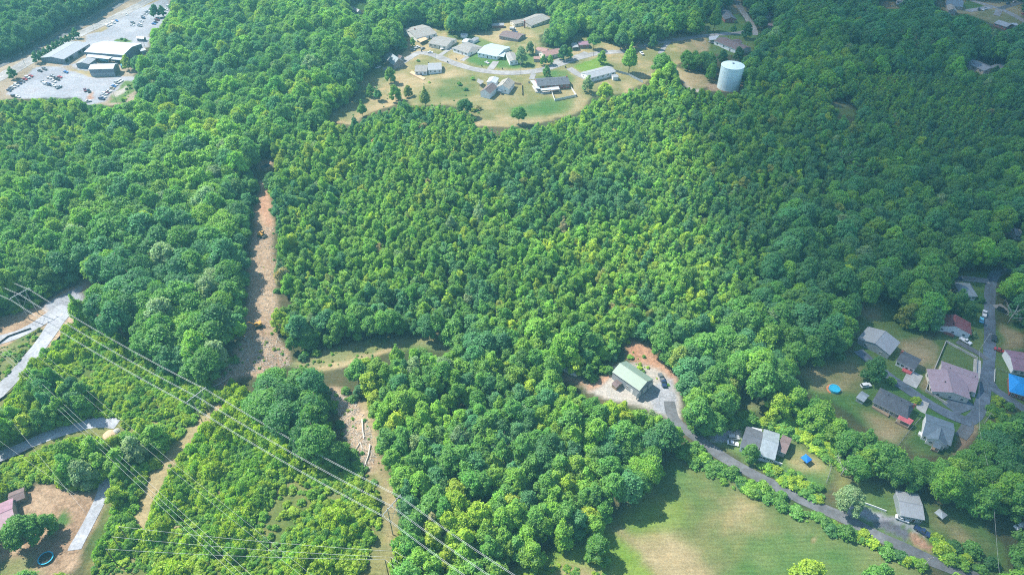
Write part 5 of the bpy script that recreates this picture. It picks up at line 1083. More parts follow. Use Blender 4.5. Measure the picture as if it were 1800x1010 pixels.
bushes([(445, 380), (484, 380), (492, 590), (425, 600)], 50, (.25, .6), ['mid green', 'olive', 'fresh green'], 53, (13,)); bushes([(505, 642), (600, 605), (700, 592), (700, 610), (600, 645), (560, 658)], 90, (.4, 1.0), ['mid green', 'olive', 'fresh green'], 54, (13,))
bushes([(200, 905), (300, 945), (300, 970), (200, 960)], 70, (.4, 1.2), ['fresh green', 'olive', 'bright yellow-green'], 55, (13,)); bushes([(1100, 600), (1150, 640), (1190, 690), (1185, 700), (1095, 640)], 60, (.5, 1.3), YG, 56, (13,))
bushes([(690, 150), (830, 145), (830, 180), (700, 200), (660, 195)], 50, (.3, .7), ['olive', 'mid green', 'tan tinged'], 57, (13,)); bushes([(215, 180), (225, 150), (238, 140), (232, 180)], 60, (.6, 1.6), YG, 58, (13,))
r = np.random.RandomState(77); x = r.uniform(-330, 60, 90000); y = r.uniform(100, 460, 90000); a, b_, _ = proj(x, y, hz(x, y)); kk = (a > -60) & (a < 1860) & (b_ > 480) & (b_ < 1100) & ~omask(a, b_)
for ex, ez in ((-1.3, .8), (1.3, .8), (0, 2.0)): a, b_, _ = proj(x + ex, y, hz(x, y) + ez); kk &= ~omask(a, b_)
inr = np.zeros(len(x), bool)
for ri in (0, 2, 3, 5, 6): inr |= inpoly(x, y, REGW[ri][1])
kk &= inr; pg = vnoise(x + 900, y, 16, 32) * .7 + vnoise(x + 900, y, 6, 33) * .3; kk &= (pg > .29) | (r.rand(len(x)) < .25); x, y = x[kk][:12000], y[kk][:12000]; n = len(x); ki = r.choice((11, 12, 13), n); pn = vnoise(x + 900, y, 9, 31); p2_ = vnoise(x + 900, y, 16, 32) * .7 + vnoise(x + 900, y, 6, 33) * .3; rd = r.uniform(.5, 1.5, n) * (.5 + pn) * np.where(p2_ > .58, 1.7, 1); tall = np.where(p2_ > .58, 1.35, 1); s_ = rd / np.array([PROTO[q_][1] for q_ in ki])
ti = np.clip(((1 - pn) * 2.6 + r.uniform(-1.4, .7, n)), 0, 2).astype(int); t = np.array([TINTS[['bright yellow-green', 'fresh green', 'mid green', 'dark green'][q_]] for q_ in ti]) * r.uniform(.8, 1.2, (n, 1))
B.append((ki, np.stack([x, y, hz(x, y)], 1), np.stack([x * 0, x * 0, r.uniform(0, 6.28, n)], 1), np.stack([s_, s_, s_ * r.uniform(.7, 1.4, n) * tall], 1), t))
scatter('undergrowth', *[np.concatenate([b_[j] for b_ in B]) for j in range(5)], 'thick green scrub and vines along corridor, road banks and clearings')
# --- bare dead trees
DEAD = [((838, 672), 13, 'grey leafless dead tree among the green crowns in the wood south of the grassy track'), ((1478, 835), 11, 'white leafless dead tree at the lower end of the green corridor'), ((1770, 570), 15, 'pale bare tree leaning beside the valley road, east side'),
        ((1480, 300), 14, 'grey bare tree in the dark wood below the small grass gap'), ((1352, 108), 16, 'bare grey tree in the trees right of the water tank'), ((1655, 72), 14, 'bare topped grey tree in the dark wood of the top corner')]
for n_, ((x, y), h_, l_) in enumerate(DEAD):
    p = at(x, y); o = empty('dead_tree', p, l_, 'dead tree'); trunk_mesh('dead_wood', h_, .3, 9, 60 + n_, DEADBARK, .8, 6)
    c = bpy.data.objects.new('trunk', bpy.data.meshes['dead_wood' if n_ == 0 else 'dead_wood.%03d' % n_]); COL.objects.link(c); c.parent = o
# ------------------------------------------------------------ vehicles
PAINT = {'white': (.62, .63, .64), 'silver': (.30, .32, .34), 'grey': (.12, .13, .14), 'black': (.012, .012, .014), 'dark blue': (.015, .03, .09), 'blue': (.02, .13, .38), 'red': (.35, .02, .02), 'dark red': (.14, .02, .03), 'tan': (.32, .26, .17), 'light blue': (.10, .40, .55), 'teal': (.02, .16, .2)}
def wheel_mesh(r_, w_, y):
    m = MB(); s = 1 if y > 0 else -1; m.tube([(0, -w_ / 2, 0), (0, w_ / 2, 0)], r_, r_, 12, m=0); m.tube([(0, s * w_ * .4, 0), (0, s * (w_ / 2 + .015), 0)], r_ * .58, r_ * .5, 10, m=1); return m.mesh('wheel', [M['rubber'], M['steel']])
def carproto(kind):
    """body parts as meshes: list of (name, mesh, location)"""
    P_l = {'car': 4.6, 'suv': 4.8, 'pickup': 5.6, 'van': 5.4, 'box_truck': 7.5}[kind]; l = P_l / 2; w = {'car': .9, 'suv': .96, 'pickup': .98, 'van': 1.0, 'box_truck': 1.2}[kind]
    parts = []; b = MB(); pr = lambda prof, y0, y1, m=b: m.prism(prof, y0, y1)
    if kind == 'car':
        pr([(-l, .35), (l, .35), (l, .62), (l * .93, .78), (l * .42, .92), (-l * .62, .98), (-l * .95, .9), (-l, .6)], -w, w); top = [(-l * .66, .95), (l * .40, .90), (l * .12, 1.40), (-l * .42, 1.40)]; rf = (-l * .42, l * .12, 1.40)
    elif kind == 'suv':
        pr([(-l, .4), (l, .4), (l, .85), (l * .9, 1.0), (l * .5, 1.08), (-l * .97, 1.1), (-l, .8)], -w, w); top = [(-l * .97, 1.08), (l * .46, 1.06), (l * .2, 1.72), (-l * .85, 1.72)]; rf = (-l * .85, l * .2, 1.72)
    elif kind == 'pickup':
        pr([(-l, .5), (l, .5), (l, .95), (l * .9, 1.08), (l * .45, 1.12), (-l * .12, 1.12), (-l * .12, .75), (-l * .97, .75), (-l, .75)], -w, w)
        b.box(-l, -l * .12, -w, -w + .08, .75, 1.1); b.box(-l, -l * .12, w - .08, w, .75, 1.1); b.box(-l, -l + .08, -w + .08, w - .08, .75, 1.1); top = [(-l * .11, 1.1), (l * .44, 1.1), (l * .24, 1.78), (-l * .06, 1.78)]; rf = (-l * .06, l * .24, 1.78)
    elif kind == 'van':
        pr([(-l, .4), (l, .4), (l, .95), (l * .82, 1.2), (-l, 1.2)], -w, w); b.box(-l, l * .45, -w * .97, w * .97, 1.2, 2.05, top=.96); top = [(l * .44, 1.18), (l * .80, 1.18), (l * .5, 1.95), (l * .44, 1.95)]; rf = (l * .42, l * .52, 2.0)
    else:
        pr([(l * .45, .5), (l, .5), (l, 1.2), (l * .86, 1.4), (l * .45, 1.4)], -w * .9, w * .9); b.box(-l, l * .42, -w, w, .75, 3.2); b.box(-l, l * .45, -.5, .5, .5, .74); top = [(l * .46, 1.38), (l * .86, 1.38), (l * .72, 2.1), (l * .46, 2.1)]; rf = (l * .46, l * .72, 2.1)
    rb = MB(); rb.box(rf[0] - .02, rf[1] + .02, -w * .80, w * .80, rf[2] - .01, rf[2] + .07)
    b.v += []; g = MB(); g.prism(top, -w * .86, w * .86, lambda x, y, z: Vector((x, y * (1 - .10 * max(0, (z - 1) / .8)), z)))
    parts.append(('body', b.mesh('body', M['car']), (0, 0, 0), 1)); parts.append(('windows', g.mesh('windows', M['glass']), (0, 0, 0), 0)); parts.append(('roof', rb.mesh('roof', M['car']), (0, 0, 0), 1))
    wr = .34 if kind in ('car', 'suv') else .42
    for sx in (-.62, .64):
        for sy in (-1, 1): parts.append(('wheel', wheel_mesh(wr, .24, sy), (sx * l, sy * (w - .08), wr), 0))
    hl = MB(); hl.box(-.04, .04, -.16, .16, -.07, .07)
    hm = hl.mesh('headlight', M['trim'])
    for sy in (-1, 1): parts.append(('headlight', hm, (l + .005, sy * w * .7, .66 if kind == 'car' else .82), 0))
    return parts
CP = {k_: carproto(k_) for k_ in ('car', 'suv', 'pickup', 'van', 'box_truck')}
ROWN = {'car': ('parked_car', 'car'), 'suv': ('parked_suv', 'suv'), 'pickup': ('pickup_truck', 'pickup'), 'van': ('parked_van', 'van'), 'box_truck': ('box_truck', 'truck')}
def car(px, py, d, kind, col, label, group=None, ht=0.0, small=False):
    p = at(px, py, .7); q = at(px + d[0], py + d[1], .7); a = math.atan2(q.y - p.y, q.x - p.x)
    nm, cat = ROWN[kind]; p.z = ground(p.x, p.y) + .12 + ht; o = empty(nm, p, label, cat, group, a); o['paint_name'] = col
    for (n_, me_, loc, paint) in CP[kind]:
        if small and n_ == 'headlight': continue
        c = bpy.data.objects.new(n_, me_); COL.objects.link(c); c.parent = o; c.location = loc
        if paint: c['paint'] = list(PAINT[col])
    del o['paint_name']; return o
ORDW = ['first', 'second', 'third', 'fourth', 'fifth', 'sixth', 'seventh', 'eighth', 'ninth', 'tenth', 'eleventh', 'twelfth', 'thirteenth', 'fourteenth', 'fifteenth', 'sixteenth']
def row(lst, d, where, group):
    for n_, t in enumerate(lst):
        x, y, k_, c_ = t[:4]; dd = t[4] if len(t) > 4 else d; art = c_ + ' ' + ROWN[k_][1]
        car(x / 4, y / 4, dd, k_, c_, f"{art}, {ORDW[n_]} vehicle {where}", group, small=True)
IG = 'vehicles parked on the industrial lots'
row([(62, 634, 'car', 'dark blue'), (76, 620, 'car', 'grey'), (93, 609, 'car', 'white'), (115, 597, 'suv', 'white'), (137, 583, 'car', 'dark blue'), (158, 570, 'car', 'grey'), (175, 557, 'car', 'red'), (193, 544, 'suv', 'white'), (216, 534, 'car', 'red')], (10, 3.2), 'up the western row of the car park', IG)
row([(98, 676, 'suv', 'black'), (122, 680, 'car', 'white')], (10, 2), 'in the bottom corner of the car park', IG)
row([(280, 498, 'car', 'black'), (313, 485, 'suv', 'grey'), (463, 506, 'car', 'blue')], (10, 3.5), 'from the west near the storage garage front', IG)
row([(303, 573, 'car', 'silver'), (322, 590, 'van', 'white'), (348, 596, 'suv', 'dark blue'), (345, 548, 'car', 'white'), (368, 533, 'car', 'silver'), (378, 572, 'car', 'white'), (376, 601, 'car', 'white'), (400, 556, 'pickup', 'black'), (420, 541, 'car', 'red'), (412, 613, 'pickup', 'silver', (10, -5))], (10, 3.0), 'from the west in the middle cluster of the lot', IG)
row([(714, 694, 'pickup', 'dark blue'), (728, 681, 'car', 'white'), (722, 671, 'car', 'silver'), (738, 660, 'suv', 'white'), (750, 651, 'car', 'dark red'), (762, 641, 'pickup', 'white')], (10, 2), 'up the lower half of the eastern row', IG)
row([(788, 620, 'car', 'tan'), (799, 606, 'car', 'blue'), (810, 596, 'car', 'white'), (822, 582, 'suv', 'silver'), (836, 573, 'car', 'white'), (848, 565, 'car', 'white')], (10, 2), 'up the upper half of the eastern row', IG)
row([(598, 634, 'pickup', 'dark red'), (624, 640, 'pickup', 'black'), (612, 712, 'pickup', 'white', (10, -2))], (4, 10), 'by the bare clay patch of the car park', IG)
row([(755, 182, 'van', 'white'), (775, 174, 'suv', 'white'), (797, 161, 'van', 'white'), (820, 146, 'car', 'blue'), (888, 101, 'car', 'white')], (10, 6), 'along the highway side of the far lot', IG)
row([(930, 178, 'car', 'white'), (934, 161, 'suv', 'grey'), (983, 182, 'pickup', 'silver'), (985, 168, 'car', 'white'), (994, 150, 'car', 'white'), (1008, 127, 'car', 'dark blue'), (1003, 115, 'car', 'silver'), (1022, 100, 'car', 'white'), (1034, 88, 'pickup', 'silver'), (1043, 75, 'car', 'white')], (10, 1.5), 'up the middle row of the far lot', IG)
row([(1082, 168, 'car', 'blue'), (1095, 157, 'car', 'dark blue'), (1106, 143, 'suv', 'dark red'), (1168, 68, 'car', 'white'), (1185, 45, 'suv', 'white')], (10, 1), 'up the forest side of the far lot', IG)
row([(697, 415, 'box_truck', 'white', (10, 3)), (735, 428, 'box_truck', 'light blue', (10, 2)), (820, 440, 'pickup', 'dark blue', (2, 10)), (860, 470, 'van', 'teal', (2, 10))], (10, 3), 'from the west in the yard behind the front shed', IG)
NB = 'vehicles in the ridge neighbourhood'
for x, y, d, k_, c_, l_ in [(665, 118, (3, -1), 'car', 'white', 'white car on the shaded lawn below the steep brick house'), (703, 112, (10, -5), 'pickup', 'white', 'white pickup in front of the steep brick house'),
    (725, 87.5, (10, 2), 'car', 'silver', 'lower silver car of three at the head of the street'), (733, 83.5, (10, -3), 'pickup', 'white', 'white pickup of three vehicles at the head of the street'), (743, 85, (10, -5), 'car', 'grey', 'upper grey car of three at the head of the street'),
    (756.5, 92, (10, 0), 'car', 'white', 'white car on the grass in front of the brick chimney house'), (856, 110, (10, 5), 'car', 'white', 'white car on the lawn of the pale blue roofed house'), (905, 56, (10, 2), 'pickup', 'dark blue', 'dark blue pickup on the far gravel drive'), (901, 51, (10, 0), 'van', 'white', 'white van beyond the dark blue pickup on the far drive'),
    (1000, 105, (10, -3), 'pickup', 'silver', 'silver pickup by the dark tree of the faded red roofed house'), (1128, 94, (6, 6), 'pickup', 'white', 'white pickup under trees past the very tall bushy tree'), (1250, 74, (8, 2), 'car', 'white', 'white car under the white carport north of the tank'),
    (1721, 17, (2, 6), 'suv', 'black', 'black suv on the drive of the big slate roofed house'), (1728, 17, (2, 6), 'car', 'white', 'white car beside the black suv near the top corner'), (1733, 15, (2, 6), 'car', 'silver', 'silver car at the end of the top corner drive'), (1799, 25, (6, 3), 'car', 'red', 'red car cut by the east edge near the top corner'), (1772, 6, (8, -2), 'suv', 'dark blue', 'dark blue suv on the dark driveway of the top corner'), (1783, 3, (8, -2), 'car', 'white', 'white car behind the dark blue suv of the top corner'),
    (1751, 57, (8, -3), 'car', 'white', 'white car below the white ribbed roof house')]: car(x, y, d, k_, c_, l_, NB, small=True)
EG = 'vehicles along the valley roads'
for x, y, d, k_, c_, l_ in [(1683, 490, (1, 0), 'suv', 'dark blue', 'dark blue suv on the gravel drive north of the grey green roofed house'), (1730.5, 551, (1, -6), 'pickup', 'white', 'white pickup parked on the verge of the valley road'), (1725.5, 562, (1, -6), 'car', 'light blue', 'light blue car right behind the white pickup on the verge'),
    (1697, 599, (8, 4.5), 'pickup', 'white', 'white pickup on the driveway of the maroon roofed house'), (1747.5, 594, (.5, -6), 'suv', 'black', 'black suv parked on the east side of the valley road'), (1761, 545, (7, 3), 'suv', 'black', 'black suv under the pale bare tree'), (1757, 615, (8, 3), 'car', 'red', 'red car in front of the plum roofed house'),
    (1687, 686, (-1, 8), 'suv', 'white', 'white suv half under the carport of the mauve roofed house'), (1698, 695, (-2, 8), 'car', 'blue', 'blue car outside the carport of the mauve roofed house'), (1522, 677, (8, -1), 'suv', 'white', 'white suv at the west end of the long charcoal roofed house'),
    (1289, 768.5, (8, 0), 'suv', 'silver', 'silver suv parked beside the charcoal and steel roofed house'), (1288, 778.5, (8, 1.5), 'car', 'white', 'white car parked beside the charcoal and steel roofed house'), (1621, 933, (8, 5), 'pickup', 'dark blue', 'dark blue pickup at the end of the narrow gravel lot'),
    (1793, 924, (8, -3), 'car', 'white', 'white car under trees by the east edge'), (1586, 911, (8, 3), 'car', 'white', 'white car beside the wall of the white flat roofed house'), (1166, 671, (2, 8), 'pickup', 'dark blue', 'dark blue pickup beside the sage green building'), (1162, 662, (3, 8), 'car', 'grey', 'grey car behind the dark blue pickup by the sage green building'),
    (467, 292, (8, -4), 'pickup', 'dark blue', 'dark blue pickup at the upper end of the felled strip')]: car(x, y, d, k_, c_, l_, EG)
# ------------------------------------------------------------ machines, trailers, boats
def P0(px, py, d=(1, 0)):
    p = at(px, py); q = at(px + d[0], py + d[1]); return p, math.atan2(q.y - p.y, q.x - p.x)
def excavator(px, py, d, label, blade=False):
    p, a = P0(px, py, d); o = empty('bulldozer' if blade else 'excavator', p, label, 'bulldozer' if blade else 'excavator', None, a)
    for s in (-1, 1):
        m = MB(); m.prism([(-1.9, .35), (-1.6, 0), (1.6, 0), (1.9, .35), (1.6, .85), (-1.6, .85)], s * 1.35 - .3, s * 1.35 + .3); m.build('track', M['rubber'], o)
    m = MB(); m.box(-1.8, 1.3, -1.2, 1.2, .95, 1.9, top=.94); m.box(-1.9, -.9, -1.15, 1.15, 1.9, 2.3, top=.9); m.box(-.8, .8, -.8, .8, .6, .95); m.build('body', M['yellow'], o)
    m = MB(); m.box(-.1, 1.2, .25, 1.2, 1.9, 3.0, top=.88); m.build('cab', M['glass'], o); m = MB(); m.box(-.1, 1.15, .28, 1.17, 3.0, 3.1); m.build('cab_roof', M['yellow'], o)
    if blade:
        m = MB(); m.prism([(2.3, .05), (2.5, .05), (2.35, .6), (2.5, 1.2), (2.3, 1.2), (2.15, .6)], -1.8, 1.8); m.build('blade', M['steel'], o)
        for s in (-1, 1): m = MB(); m.box(.5, 2.2, s * 1.1 - .08, s * 1.1 + .08, .4, .6); m.build('push_arm', M['yellow'], o)
    else:
        m = MB(); m.prism([(1.0, 1.5), (1.5, 1.4), (3.6, 3.9), (5.4, 3.4), (5.5, 3.7), (3.6, 4.35)], -.45, .0); m.build('boom', M['yellow'], o)
        m = MB(); m.prism([(5.2, 3.7), (5.7, 3.6), (5.3, 1.0), (5.0, 1.0)], -.4, -.05); m.build('stick', M['yellow'], o); m = MB(); m.prism([(5.4, 1.1), (4.9, 1.1), (4.3, .6), (4.6, 0), (5.3, .1)], -.8, .35); m.build('bucket', M['steel'], o)
excavator(454, 573, (-8, 2), 'orange and yellow excavator working over brush in the felled strip'); excavator(460, 415, (8, 3), 'yellow bulldozer in the middle of the felled strip', True)
def boat(px, py, d, label, s=1.0, name='boat'):
    p, a = P0(px, py, d); o = empty(name, p, label, name.split('_')[0], None, a); o.scale = (s, s, s); m = MB(); sec = [(-3, 1.1, .5), (-1, 1.15, .5), (1.4, 1.0, .55), (2.6, .5, .7), (3.2, .04, .95)]
    R_ = [[(x, -w, 1.3), (x, -w * .75, .7 - .2 * (1 - k)), (x, 0, k), (x, w * .75, .7 - .2 * (1 - k)), (x, w, 1.3), (x, 0, 1.36)] for x, w, k in sec]
    for r1, r2 in zip(R_, R_[1:]):
        for j in range(6): m.face([r1[j], r1[(j + 1) % 6], r2[(j + 1) % 6], r2[j]])
    m.face(R_[0]); m.build('hull', M['trim'], o); m = MB(); m.box(-.6, .8, -.7, .7, 1.28, 1.9, top=.7); m.build('cover', M['light_metal'], o)
    m = MB(); m.box(-2.6, 2.4, -.7, -.6, .3, .42); m.box(-2.6, 2.4, .6, .7, .3, .42); m.box(2.4, 4.2, -.06, .06, .3, .42); m.box(-1.2, -1.0, -1.0, 1.0, .3, .42); m.build('trailer_frame', M['steel'], o)
    for s_ in (-1, 1): c = bpy.data.objects.new('wheel', wheel_mesh(.33, .2, s_)); COL.objects.link(c); c.parent = o; c.location = (-1.1, s_ * 1.1, .33)
boat(780, 87, (8, -2), 'white boat on a trailer in front of the brick chimney house'); boat(998, 655, (8, 5), 'long white covered boat on a trailer at the dark end of the track', 1.6, 'boat_trailer')
boat(1585, 912, (8, 3), 'small white boat beside the wall of the white flat roofed house', .8) if False else None
# ------------------------------------------------------------ yard things
def trampoline(px, py, r_, label, pool=False):
    p, a = P0(px, py); o = empty('swimming_pool' if pool else 'trampoline', p, label, 'swimming pool' if pool else 'trampoline')
    n = 28; m = MB(); h = 1.25 if pool else .95
    for k_ in range(n):
        a0, a1 = 2 * math.pi * k_ / n, 2 * math.pi * (k_ + 1) / n; q = lambda r2, aa, z: (r2 * math.cos(aa), r2 * math.sin(aa), z)
        m.face([q(r_, a0, h), q(r_, a1, h), q(r_ - .35, a1, h), q(r_ - .35, a0, h)][::-1])
        if pool: m.face([q(r_, a0, -.5), q(r_, a1, -.5), q(r_, a1, h), q(r_, a0, h)]); m.face([q(r_ - .35, a1, h - .4), q(r_ - .35, a0, h - .4), q(r_ - .35, a0, h), q(r_ - .35, a1, h)])
        else: m.face([q(r_, a0, h - .1), q(r_, a1, h - .1), q(r_, a1, h), q(r_, a0, h)])
    m.build('pool_wall' if pool else 'rim', M['pool'], o)
    m = MB(); m.face([((r_ - .3) * math.cos(2 * math.pi * k_ / n), (r_ - .3) * math.sin(2 * math.pi * k_ / n), h - (.15 if pool else .03)) for k_ in range(n)]); m.build('water' if pool else 'mat', M['pool'] if pool else M['rubber'], o)
    if pool:
        m = MB(); rr = r_ + .9
        for k_ in range(16):
            a0, a1 = R(20) + R(200) * k_ / 16, R(20) + R(200) * (k_ + 1) / 16
            m.face([((r_ + .1) * math.cos(a0), (r_ + .1) * math.sin(a0), .25), (rr * math.cos(a0), rr * math.sin(a0), .25), (rr * math.cos(a1), rr * math.sin(a1), .25), ((r_ + .1) * math.cos(a1), (r_ + .1) * math.sin(a1), .25)])
        m.build('deck', M['orange'], o)
        for s in (-.3, .3): m = MB(); m.tube([(r_ + .9, -1.2 + s, 0), (r_ + .1, -1.2 + s, 1.7), (r_ - .5, -1.2 + s, .4)], .05, n=5); m.build('ladder_rail', M['trim'], o)
    else:
        for k_ in range(6): a0 = k_ * math.pi / 3; m = MB(); m.tube([(r_ * .9 * math.cos(a0), r_ * .9 * math.sin(a0), -.2), (r_ * .95 * math.cos(a0), r_ * .95 * math.sin(a0), h)], .05, n=5); m.build('leg', M['steel'], o)
trampoline(82, 982, 2.5, 'round blue rimmed trampoline in the shade of the dirt yard'); trampoline(1466, 685, 2.35, 'round above ground swimming pool with an orange deck, in the dry yard', True)
def gazebo(px, py, r_, label, mat, name='canopy_tent', cat='canopy'):
    p, a = P0(px, py, (6, 5)); o = empty(name, p, label, cat, None, a); m = MB(); c = [(-r_, -r_), (r_, -r_), (r_, r_), (-r_, r_)]
    for k_ in range(4): (x0, y0), (x1, y1) = c[k_], c[(k_ + 1) % 4]; m.face([(x0, y0, 2.2), (x1, y1, 2.2), (0, 0, 3.0)]); m.face([(x0, y0, 1.95), (x1, y1, 1.95), (x1, y1, 2.2), (x0, y0, 2.2)])
    m.build('canopy', M[mat], o)
    for x, y in c: m = MB(); m.tube([(x * .97, y * .97, -.2), (x * .97, y * .97, 2.1)], .05, n=5); m.build('leg', M['steel'], o)
gazebo(1415, 811, 1.55, 'bright blue canopy tent standing in the fenced yard', 'blue_cloth'); gazebo(1343, 808, .7, 'tiny blue sunshade by the garden wall below the porch', 'blue_cloth', 'sunshade', 'sunshade'); gazebo(1650, 908, 1.6, 'pale patched canopy frame east of the white flat roofed house', 'light_metal')
gazebo(1610, 50, 1.2, '', 'light_metal') if False else None
def bin_(px, py, label, mat='dark'):
    p, a = P0(px, py); o = empty('wheelie_bin', p, label, 'bin', 'wheelie bins along the street'); m = MB(); m.box(-.35, .35, -.35, .35, -.1, 1.05, lambda x, y, z: (x * (1 + .12 * z), y * (1 + .12 * z), z)); m.build('body', M[mat], o)
    m = MB(); m.prism([(-.45, 1.06), (.45, 1.06), (.45, 1.12), (0, 1.2), (-.45, 1.12)], -.42, .42); m.build('lid', M['silt'], o)
for n_, (x, y) in enumerate([(741, 91), (787, 110), (802, 105), (847, 117), (883, 122), (994, 119), (753, 112)]): bin_(x, y, ['dark wheelie bin at the head of the street', 'dark wheelie bin on the south kerb below the brick chimney house', 'dark wheelie bin at the square grey roofed house drive', 'dark wheelie bin by the lawn of the pale blue roofed house', 'dark wheelie bin at the wide driveway mouth', 'dark wheelie bin at the corner by the bright green lawn', 'dark wheelie bin behind the L-shaped house'][n_])
bin_(930, 146, 'teal bin box at the white porch of the charcoal roofed ranch', 'blue_cloth')
# felled logs and brush
def log(pts, r0, label, branches=4, seed=1, group='felled trunks in the clearing'):
    W3 = [at(*p) for p in pts]; o = empty('felled_log', W3[0], label, 'log', group); r = np.random.RandomState(seed); loc = W3[0]; P3 = [w - loc + Vector((0, 0, r0 + .15)) for w in W3]
    m = MB(); m.tube(P3, r0, r0 * .5, 8); m.build('trunk', M['wood_pale'], o)
    for k_ in range(branches):
        q = P3[-2].lerp(P3[-1], r.uniform(.3, 1)); d = (P3[-1] - P3[-2]).normalized(); s = Vector((-d.y, d.x, 0)) * r.uniform(-.8, .8); m = MB(); m.tube([q, q + (d + s) * r.uniform(1.5, 3.5) + Vector((0, 0, .5))], r0 * .35, r0 * .15, 5); m.build('branch', M['wood_pale'], o)
log([(637, 738), (638, 756), (640, 772)], .38, 'long pale straight felled log in the clearing', 2, 1); log([(633, 778), (628, 786), (623, 794)], .22, 'short forked felled log, west piece', 2, 2); log([(634, 778), (637, 790)], .2, 'short forked felled log, middle piece', 2, 3)
log([(651, 782), (648, 800), (640, 822)], .32, 'long branched felled log at the lower end of the clearing', 6, 4); log([(376, 680), (392, 672), (402, 664)], .25, 'felled logs lying in the shade west of the strip foot', 3, 5); log([(650, 640), (655, 634)], .4, 'bleached log heap beside the grassy track', 3, 6, None)
def brush(poly, n, seed, name, label):
    r = np.random.RandomState(seed); W3 = [at(*p) for p in poly]; xs = [p.x for p in W3]; ys = [p.y for p in W3]; m = MB(); wp = [(p.x, p.y) for p in W3]
    x = r.uniform(min(xs), max(xs), n * 3); y = r.uniform(min(ys), max(ys), n * 3); k_ = inpoly(x, y, wp)
    for a, b_ in list(zip(x[k_], y[k_]))[:n]:
        t = r.uniform(0, math.pi); l = r.uniform(.5, 2.4); z = ground(a, b_); d = Vector((math.cos(t), math.sin(t), r.uniform(-.1, .25))); m.tube([Vector((a, b_, z + .15)) - d * l / 2, Vector((a, b_, z + .2)) + d * l / 2], r.uniform(.04, .12), .03, 4, cap=False)
    tag(m.build(name, [M['wood_pale']]), label, kind='stuff')
brush([(575, 682), (620, 700), (650, 745), (660, 800), (650, 830), (610, 800), (600, 740)], 900, 71, 'brush_litter', 'bleached branches and slash strewn over the log clearing')
brush([(430, 590), (490, 590), (515, 640), (450, 655), (400, 665), (375, 690), (420, 610)], 800, 72, 'slash_litter', 'broken branches strewn over the foot of the felled strip'); brush([(445, 400), (482, 400), (488, 580), (435, 580)], 600, 73, 'twig_litter', 'twigs and roots strewn up the felled strip'); brush([(215, 930), (300, 940), (295, 968), (230, 968)], 120, 74, 'stick_litter', 'dry sticks on the bare patch between pole rows')
# stones, heaps
def heap(px, py, r_, h_, mat, label, name, cat, seed=1):
    p, a = P0(px, py); r = np.random.RandomState(seed); m = MB(); n = 14
    for j, (rr, zz) in enumerate([(1, -.3), (.85, .25), (.55, .7), (.25, .95)]):
        pass
    ring = [[(r_ * rr * math.cos(k_ * 2 * math.pi / n) * r.uniform(.85, 1.15), r_ * rr * math.sin(k_ * 2 * math.pi / n) * r.uniform(.85, 1.15), zz * h_ * r.uniform(.9, 1.1)) for k_ in range(n)] for rr, zz in [(1, -.3), (.8, .35), (.5, .75), (.2, 1)]]
    for r1, r2 in zip(ring, ring[1:]):
        for k_ in range(n): m.face([r1[k_], r1[(k_ + 1) % n], r2[(k_ + 1) % n], r2[k_]])
    m.face(ring[-1]); o = m.build(name, M[mat], None, True, p); tag(o, label, cat)
heap(193, 763, 3.0, .8, 'wood_new', 'tan heap of spoil in the silt fenced loop at the end of the gravel track', 'spoil_heap', 'heap', 3); heap(205, 757, 1.6, .9, 'concrete', 'pale rubble heap at the tip of the gravel track', 'rubble_heap', 'heap', 4)
# ------------------------------------------------------------ poles, towers and wires
WIRES = []
def wire(pts3, r_, label, sag=0.0, group='power lines', name='power_line', n=18):
    m = MB(); org = Vector(pts3[0])
    P3 = []
    for a, b_ in zip(pts3, pts3[1:]):
        a, b_ = Vector(a), Vector(b_)
        for k_ in range(n): t = k_ / n; q = a.lerp(b_, t); q.z -= sag * 4 * t * (1 - t) * (b_ - a).length / 100; P3.append(q - org)
    P3.append(Vector(pts3[-1]) - org); m.tube(P3, r_, r_, 5); o = m.build(name, M['wire'], None, True, org); tag(o, label, 'power line', group); return o
def hframe(px, py, h, w, d, label, name='transmission_tower'):
    """foot centre in pixels, height, crossarm half width, crossarm direction (world)"""
    p = at(px, py); o = empty(name, p, label, 'pylon', 'transmission structures of the corridor'); d = Vector((d[0], d[1], 0)).normalized(); ends = []
    for s in (-1, 1): m = MB(); q = d * (w * .5 * s); m.tube([q + Vector((0, 0, -1)), q + Vector((0, 0, h + .8))], .22, .14, 8); m.build('pole', M['steel'], o)
    m = MB(); m.tube([d * -w + Vector((0, 0, h)), d * w + Vector((0, 0, h))], .16, n=6); m.build('crossarm', M['steel'], o)
    for s in (-1, 1): m = MB(); m.tube([d * (w * .5 * s) + Vector((0, 0, h * .45)), d * (-w * .5 * s) + Vector((0, 0, h * .85))], .07, n=5); m.build('brace', M['steel'], o)
    for s in (-1, 0, 1): m = MB(); c = d * (w * s * .97); m.tube([c + Vector((0, 0, h - .15)), c + Vector((0, 0, h - 1.3))], .12, n=6); m.build('insulator', M['trim'], o); ends.append(p + c + Vector((0, 0, h - 1.3)))
    return ends
cd_ = (Vector((at(706, 886, 16).x - at(685, 910, 16).x, at(706, 886, 16).y - at(685, 910, 16).y, 0)))
E1 = hframe(698, 930, 16, 4.6, cd_, 'galvanised two pole transmission tower with crossarm, on the tan path near the bottom'); E2 = hframe(364, 735, 15, 4.6, cd_, 'two pole transmission structure at the top of the tan path'); E3 = hframe(60, 556, 15, 4.6, cd_, 'two pole transmission structure above the gravel fork in the west')
F1 = at(905, 1040, 16); off = [cd_.normalized() * (4.5 * s) for s in (-1, 0, 1)]; F0 = at(-160, 420, 16)
